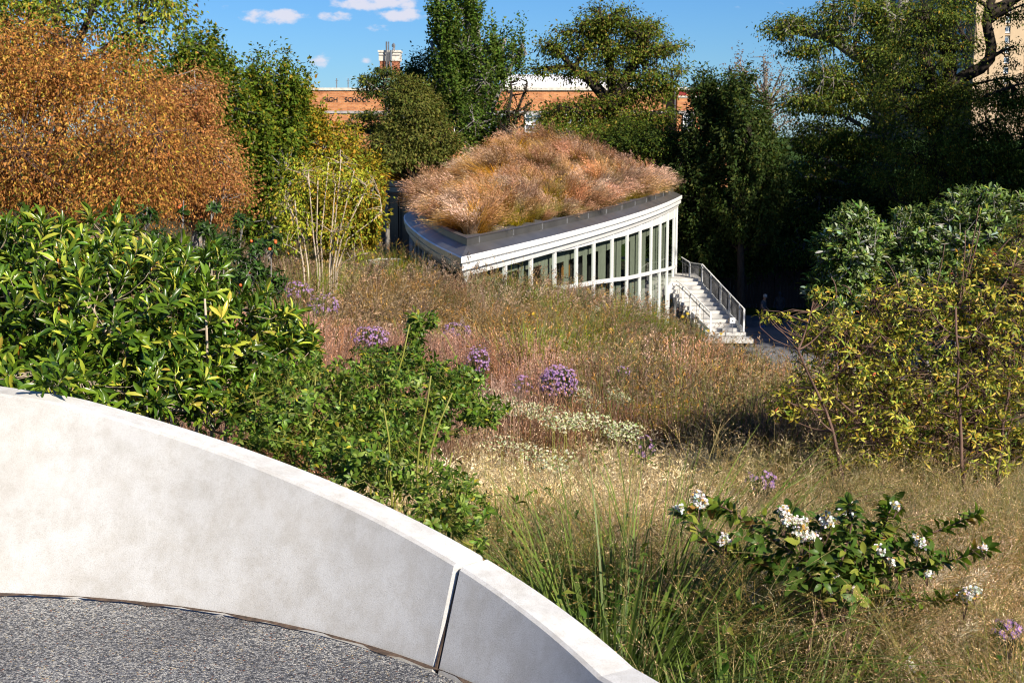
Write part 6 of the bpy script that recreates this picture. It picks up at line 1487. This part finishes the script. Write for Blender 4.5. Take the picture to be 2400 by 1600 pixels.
# cream drifts
def drift(label, pts, d, n, s=.016, z=0.):
    root = empty('boneset_drift', at(*pts[0][:2], d), label, 'white flowers', 'cream flower drifts'); base = np.array(root.location)
    P_ = []
    for (px, py, rx, ry, dd) in pts:
        b = px_blob(px, py, rx, ry, depth_at(px, py, .80), .22); u = rdir(n); P_.append(np.array(b[:3]) + u * np.array(b[3:]) * rng.random((n, 1)) ** .4)
    P_ = np.concatenate(P_); m_ = len(P_)
    V, l, sz, c = scatter(OVAL, P_, frames(norm(rdir(m_) + [0, 0, .3]), norm(rdir(m_) + [.2, -.5, 1])), np.c_[np.full(m_, s * .8), np.full(m_, s), np.full(m_, s)] * rng.uniform(.6, 1.3, (m_, 1)), pick([(5, .62, .60, .42), (3, .50, .52, .30), (2, .20, .25, .08)], m_))
    link('florets', mesh_np('florets', V, l, sz, c), M['petal'], root, kind='stuff')
    g = MB()
    for i in range(0, m_, 70): q_ = P_[i]; g.tube([np.array([q_[0], q_[1], G_(q_[0], q_[1])]), q_], [.003, .0015], 3)
    g.build('stems', bpy.data.materials['yellow_green_stem'], root, kind='stuff')
drift('cream flower drift along the upper edge of the straw-coloured mound', [(1180, 945, 60, 18, 10), (1270, 965, 70, 18, 9.9), (1370, 985, 70, 20, 9.7), (1460, 1010, 55, 18, 9.4), (1225, 960, 50, 14, 10), (1150, 925, 50, 12, 10), (1320, 990, 60, 18, 10)], 9.8, 420)
drift('cream flower heads right of the round purple bouquet', [(1360, 925, 30, 22, 10.9), (1395, 950, 28, 20, 10.8)], 10.9, 330)
drift('pale flower tuft further right along the slope', [(1440, 925, 28, 18, 10.8), (1462, 938, 22, 14, 10.8)], 10.8, 330)
drift('small cream heads left of the round purple bouquet', [(1245, 878, 18, 10, 11.6)], 11.6, 110)
drift('faint cream drift on the left side of the mound', [(1180, 1040, 60, 14, 8.), (1290, 1080, 70, 16, 7.6), (1240, 1060, 60, 14, 7.8)], 8, 170, .013)
drift('yellow-green flower heads near the foot of the glass wall', [(1420, 720, 34, 9, 40), (1400, 728, 24, 8, 39)], 40, 150, .05)
# yellow dots
yf = flower_mesh('flower', ASTER, (.5, .3, .02), (.75, .55, .03), 1., M['petal'])
yr = empty('sunflower_sprays', at(1500, 760, 40), 'scattered tiny yellow flowers near the pavilion glass', 'yellow flowers')
for (px, py, d) in ((1382, 685, 45), (1377, 678, 45), (1350, 703, 43), (1346, 710, 43), (1565, 750, 52), (1612, 735, 56), (1415, 770, 30), (1435, 772, 30), (1738, 852, 20), (1660, 775, 50), (1600, 742, 54), (1250, 735, 30), (1480, 800, 26), (1740, 918, 14), (1755, 905, 14), (1365, 707, 43), (1345, 728, 40), (1690, 782, 45)):
    o = bpy.data.objects.new('flower', yf); C.objects.link(o); o.parent = yr; o.location = Vector(at(px, py, d)) - yr.location; o.scale = (.0032 * d,) * 3; o.rotation_euler = (R(60), 0, 0)

# -- crape myrtle with white flowers
CM = [(4, .06, .11, .016), (3, .11, .17, .02), (2, .20, .23, .035), (.6, .28, .16, .04)]
stm = []
for pts in (((1930, 1340), (1850, 1290), (1760, 1230), (1690, 1180), (1640, 1190)), ((1940, 1350), (1900, 1270), (1870, 1220), (1850, 1200)), ((1960, 1350), (1990, 1260), (2000, 1200), (1990, 1180)), ((1980, 1360), (2080, 1300), (2180, 1250), (2290, 1205)), ((1970, 1370), (2100, 1340), (2210, 1320), (2310, 1285)),
            ((1930, 1370), (1820, 1330), (1740, 1300), (1690, 1270)), ((1960, 1340), (2060, 1260), (2085, 1200), (2090, 1175)), ((1950, 1390), (1950, 1400), (1960, 1370)), ((1990, 1400), (2090, 1400), (2190, 1410), (2265, 1395)), ((1900, 1360), (1780, 1300), (1680, 1290), (1600, 1200))):
    d = CD; b0 = at(*pts[0], d) + [rng.uniform(-.28, .28), rng.uniform(-.1, .1), 0]; b0[2] = G_(b0[0], d); stm.append([b0] + [at(*p, d + rng.uniform(-.12, .12)) for p in pts])
root = empty('crape_myrtle', (at(1950, 1400, CD)[0], CD, G_(at(1950, 1400, CD)[0], CD)), 'small crape myrtle with white flower clusters and dark oval leaves among the near grass', 'shrub'); rb_ = np.array(root.location)
g = MB(); tips = []; dirs = []
for s_ in stm:
    Pn = np.array(s_); Pn = np.vstack([Pn[:1], chaikin(Pn[1:], 2)]); g.tube(Pn, np.linspace(.006, .0025, len(Pn)), 5)
    for i in range(1, len(Pn) - 1):
        for r_ in range(2):
            t = Pn[i + 1] - Pn[i]; L_ = np.linalg.norm(t)
            if L_ > .2: continue
            tips.append(Pn[i] + t * rng.random()); dirs.append(norm(t / max(L_, 1e-6) * .7 + rdir(1)[0] * .5 + [0, 0, .45]))
g.build('stems', M['bark_red'], root, True)
sub_ = [px_blob(1800, 1250, 110, 45, CD, .2), px_blob(1960, 1260, 120, 60, CD, .22), px_blob(2080, 1290, 120, 50, CD, .2), px_blob(1900, 1340, 130, 50, CD - .05, .2), px_blob(2010, 1370, 120, 45, CD - .1, .2)]
sp, su, _ = sample_blobs(sub_, 120, .6, .1)
tips = np.vstack([np.array(tips), sp]); dirs = np.vstack([np.array(dirs), norm(su + [.1, 0, .8])])
pos, Rm, sc, col, cu_ = whorls(OVAL, tips, dirs, 4, .058, .50, CM, (35, 80), .25)
from mathutils import Matrix
cmm = []
for v in range(5):
    tv, tf, ts = OVAL; me = mesh_np('leaf', tv * [1, 1, 1] - np.c_[np.zeros((len(tv), 2)), tv[:, 1] ** 2 * .08 * v], np.concatenate([np.array(f) for f in tf]), np.array([len(f) for f in tf]), np.tile(pick(CM, 1)[0], (len(tv), 1))); me.materials.append(M['leaf_near']); cmm.append(me)
order = np.argsort(pos[:, 1]); one = np.zeros(len(pos), bool); one[order[:280]] = True
for i in np.where(one)[0]:
    o = bpy.data.objects.new('leaf', cmm[int(rng.integers(5))]); C.objects.link(o); o.parent = root
    m3 = Matrix(Rm[i].tolist()).to_4x4(); m3.translation = Vector((pos[i] - rb_).tolist()); o.matrix_basis = m3 @ Matrix.Diagonal((*sc[i].tolist(), 1))
V, l, sz, c = scatter(OVAL, pos[~one], Rm[~one], sc[~one], col[~one], cu_[~one]); link('foliage', mesh_np('foliage', V, l, sz, c), M['leaf_near'], root, kind='stuff')
WF = [(1640, 1165, 22, 24), (1590, 1190, 14, 10), (1695, 1265, 10, 20), (1835, 1195, 16, 22), (1842, 1210, 14, 18), (1880, 1235, 30, 26), (1900, 1255, 24, 20), (1870, 1225, 20, 16), (1935, 1210, 20, 26), (1985, 1195, 22, 20), (2070, 1285, 20, 14), (2095, 1180, 14, 8), (2150, 1265, 16, 18), (1950, 1362, 20, 26), (2000, 1390, 16, 22), (2262, 1392, 30, 22), (2285, 1378, 16, 12), (2085, 1310, 10, 8), (2175, 1345, 8, 5), (2135, 1560, 10, 14), (2308, 1282, 6, 5)]
for (px, py, rx, ry) in WF:
    b = px_blob(px, py, rx, ry, CD - .1, .06); rx *= .82; ry *= .9; b = px_blob(px, py, rx, ry, CD - .1, .05); n = int(9 + rx * ry * .085); u = rdir(n); ns_ = 2 + int(rx * ry / 90); cs_ = rdir(ns_) * rng.uniform(.3, .95, (ns_, 1)); p2 = np.array(b[:3]) + (cs_[rng.integers(0, ns_, n)] + u * .45 * rng.random((n, 1)) ** .5) * np.array(b[3:])
    m_ = n * 5; ii = np.repeat(np.arange(n), 5); p3 = p2[ii] + rng.normal(0, .004, (m_, 3))
    V, l, sz, c = scatter(OVAL, p3, frames(rdir(m_), norm(rdir(m_) + [.2, -.6, .6])), np.c_[np.full(m_, .011), np.full(m_, .013), np.full(m_, .02)], pick([(8, .80, .79, .80), (1.3, .55, .36, .10), (.8, .25, .30, .06)], m_)); link('flower_cluster', mesh_np('flower_cluster', V, l, sz, c), M['petal'], root)
    g = MB(); q_ = np.array(b[:3]); 
    for k in range(3): g.tube([q_ + rng.normal(0, .3, 3) * np.array(b[3:]), q_ + [rng.normal(0, .02), 0, -b[5] * 1.4], q_ + [0, 0, -b[5] * 2.2 - .03]], [.0012, .0015, .002], 3)
    g.build('flower_stalk', M['bark_red'], root)
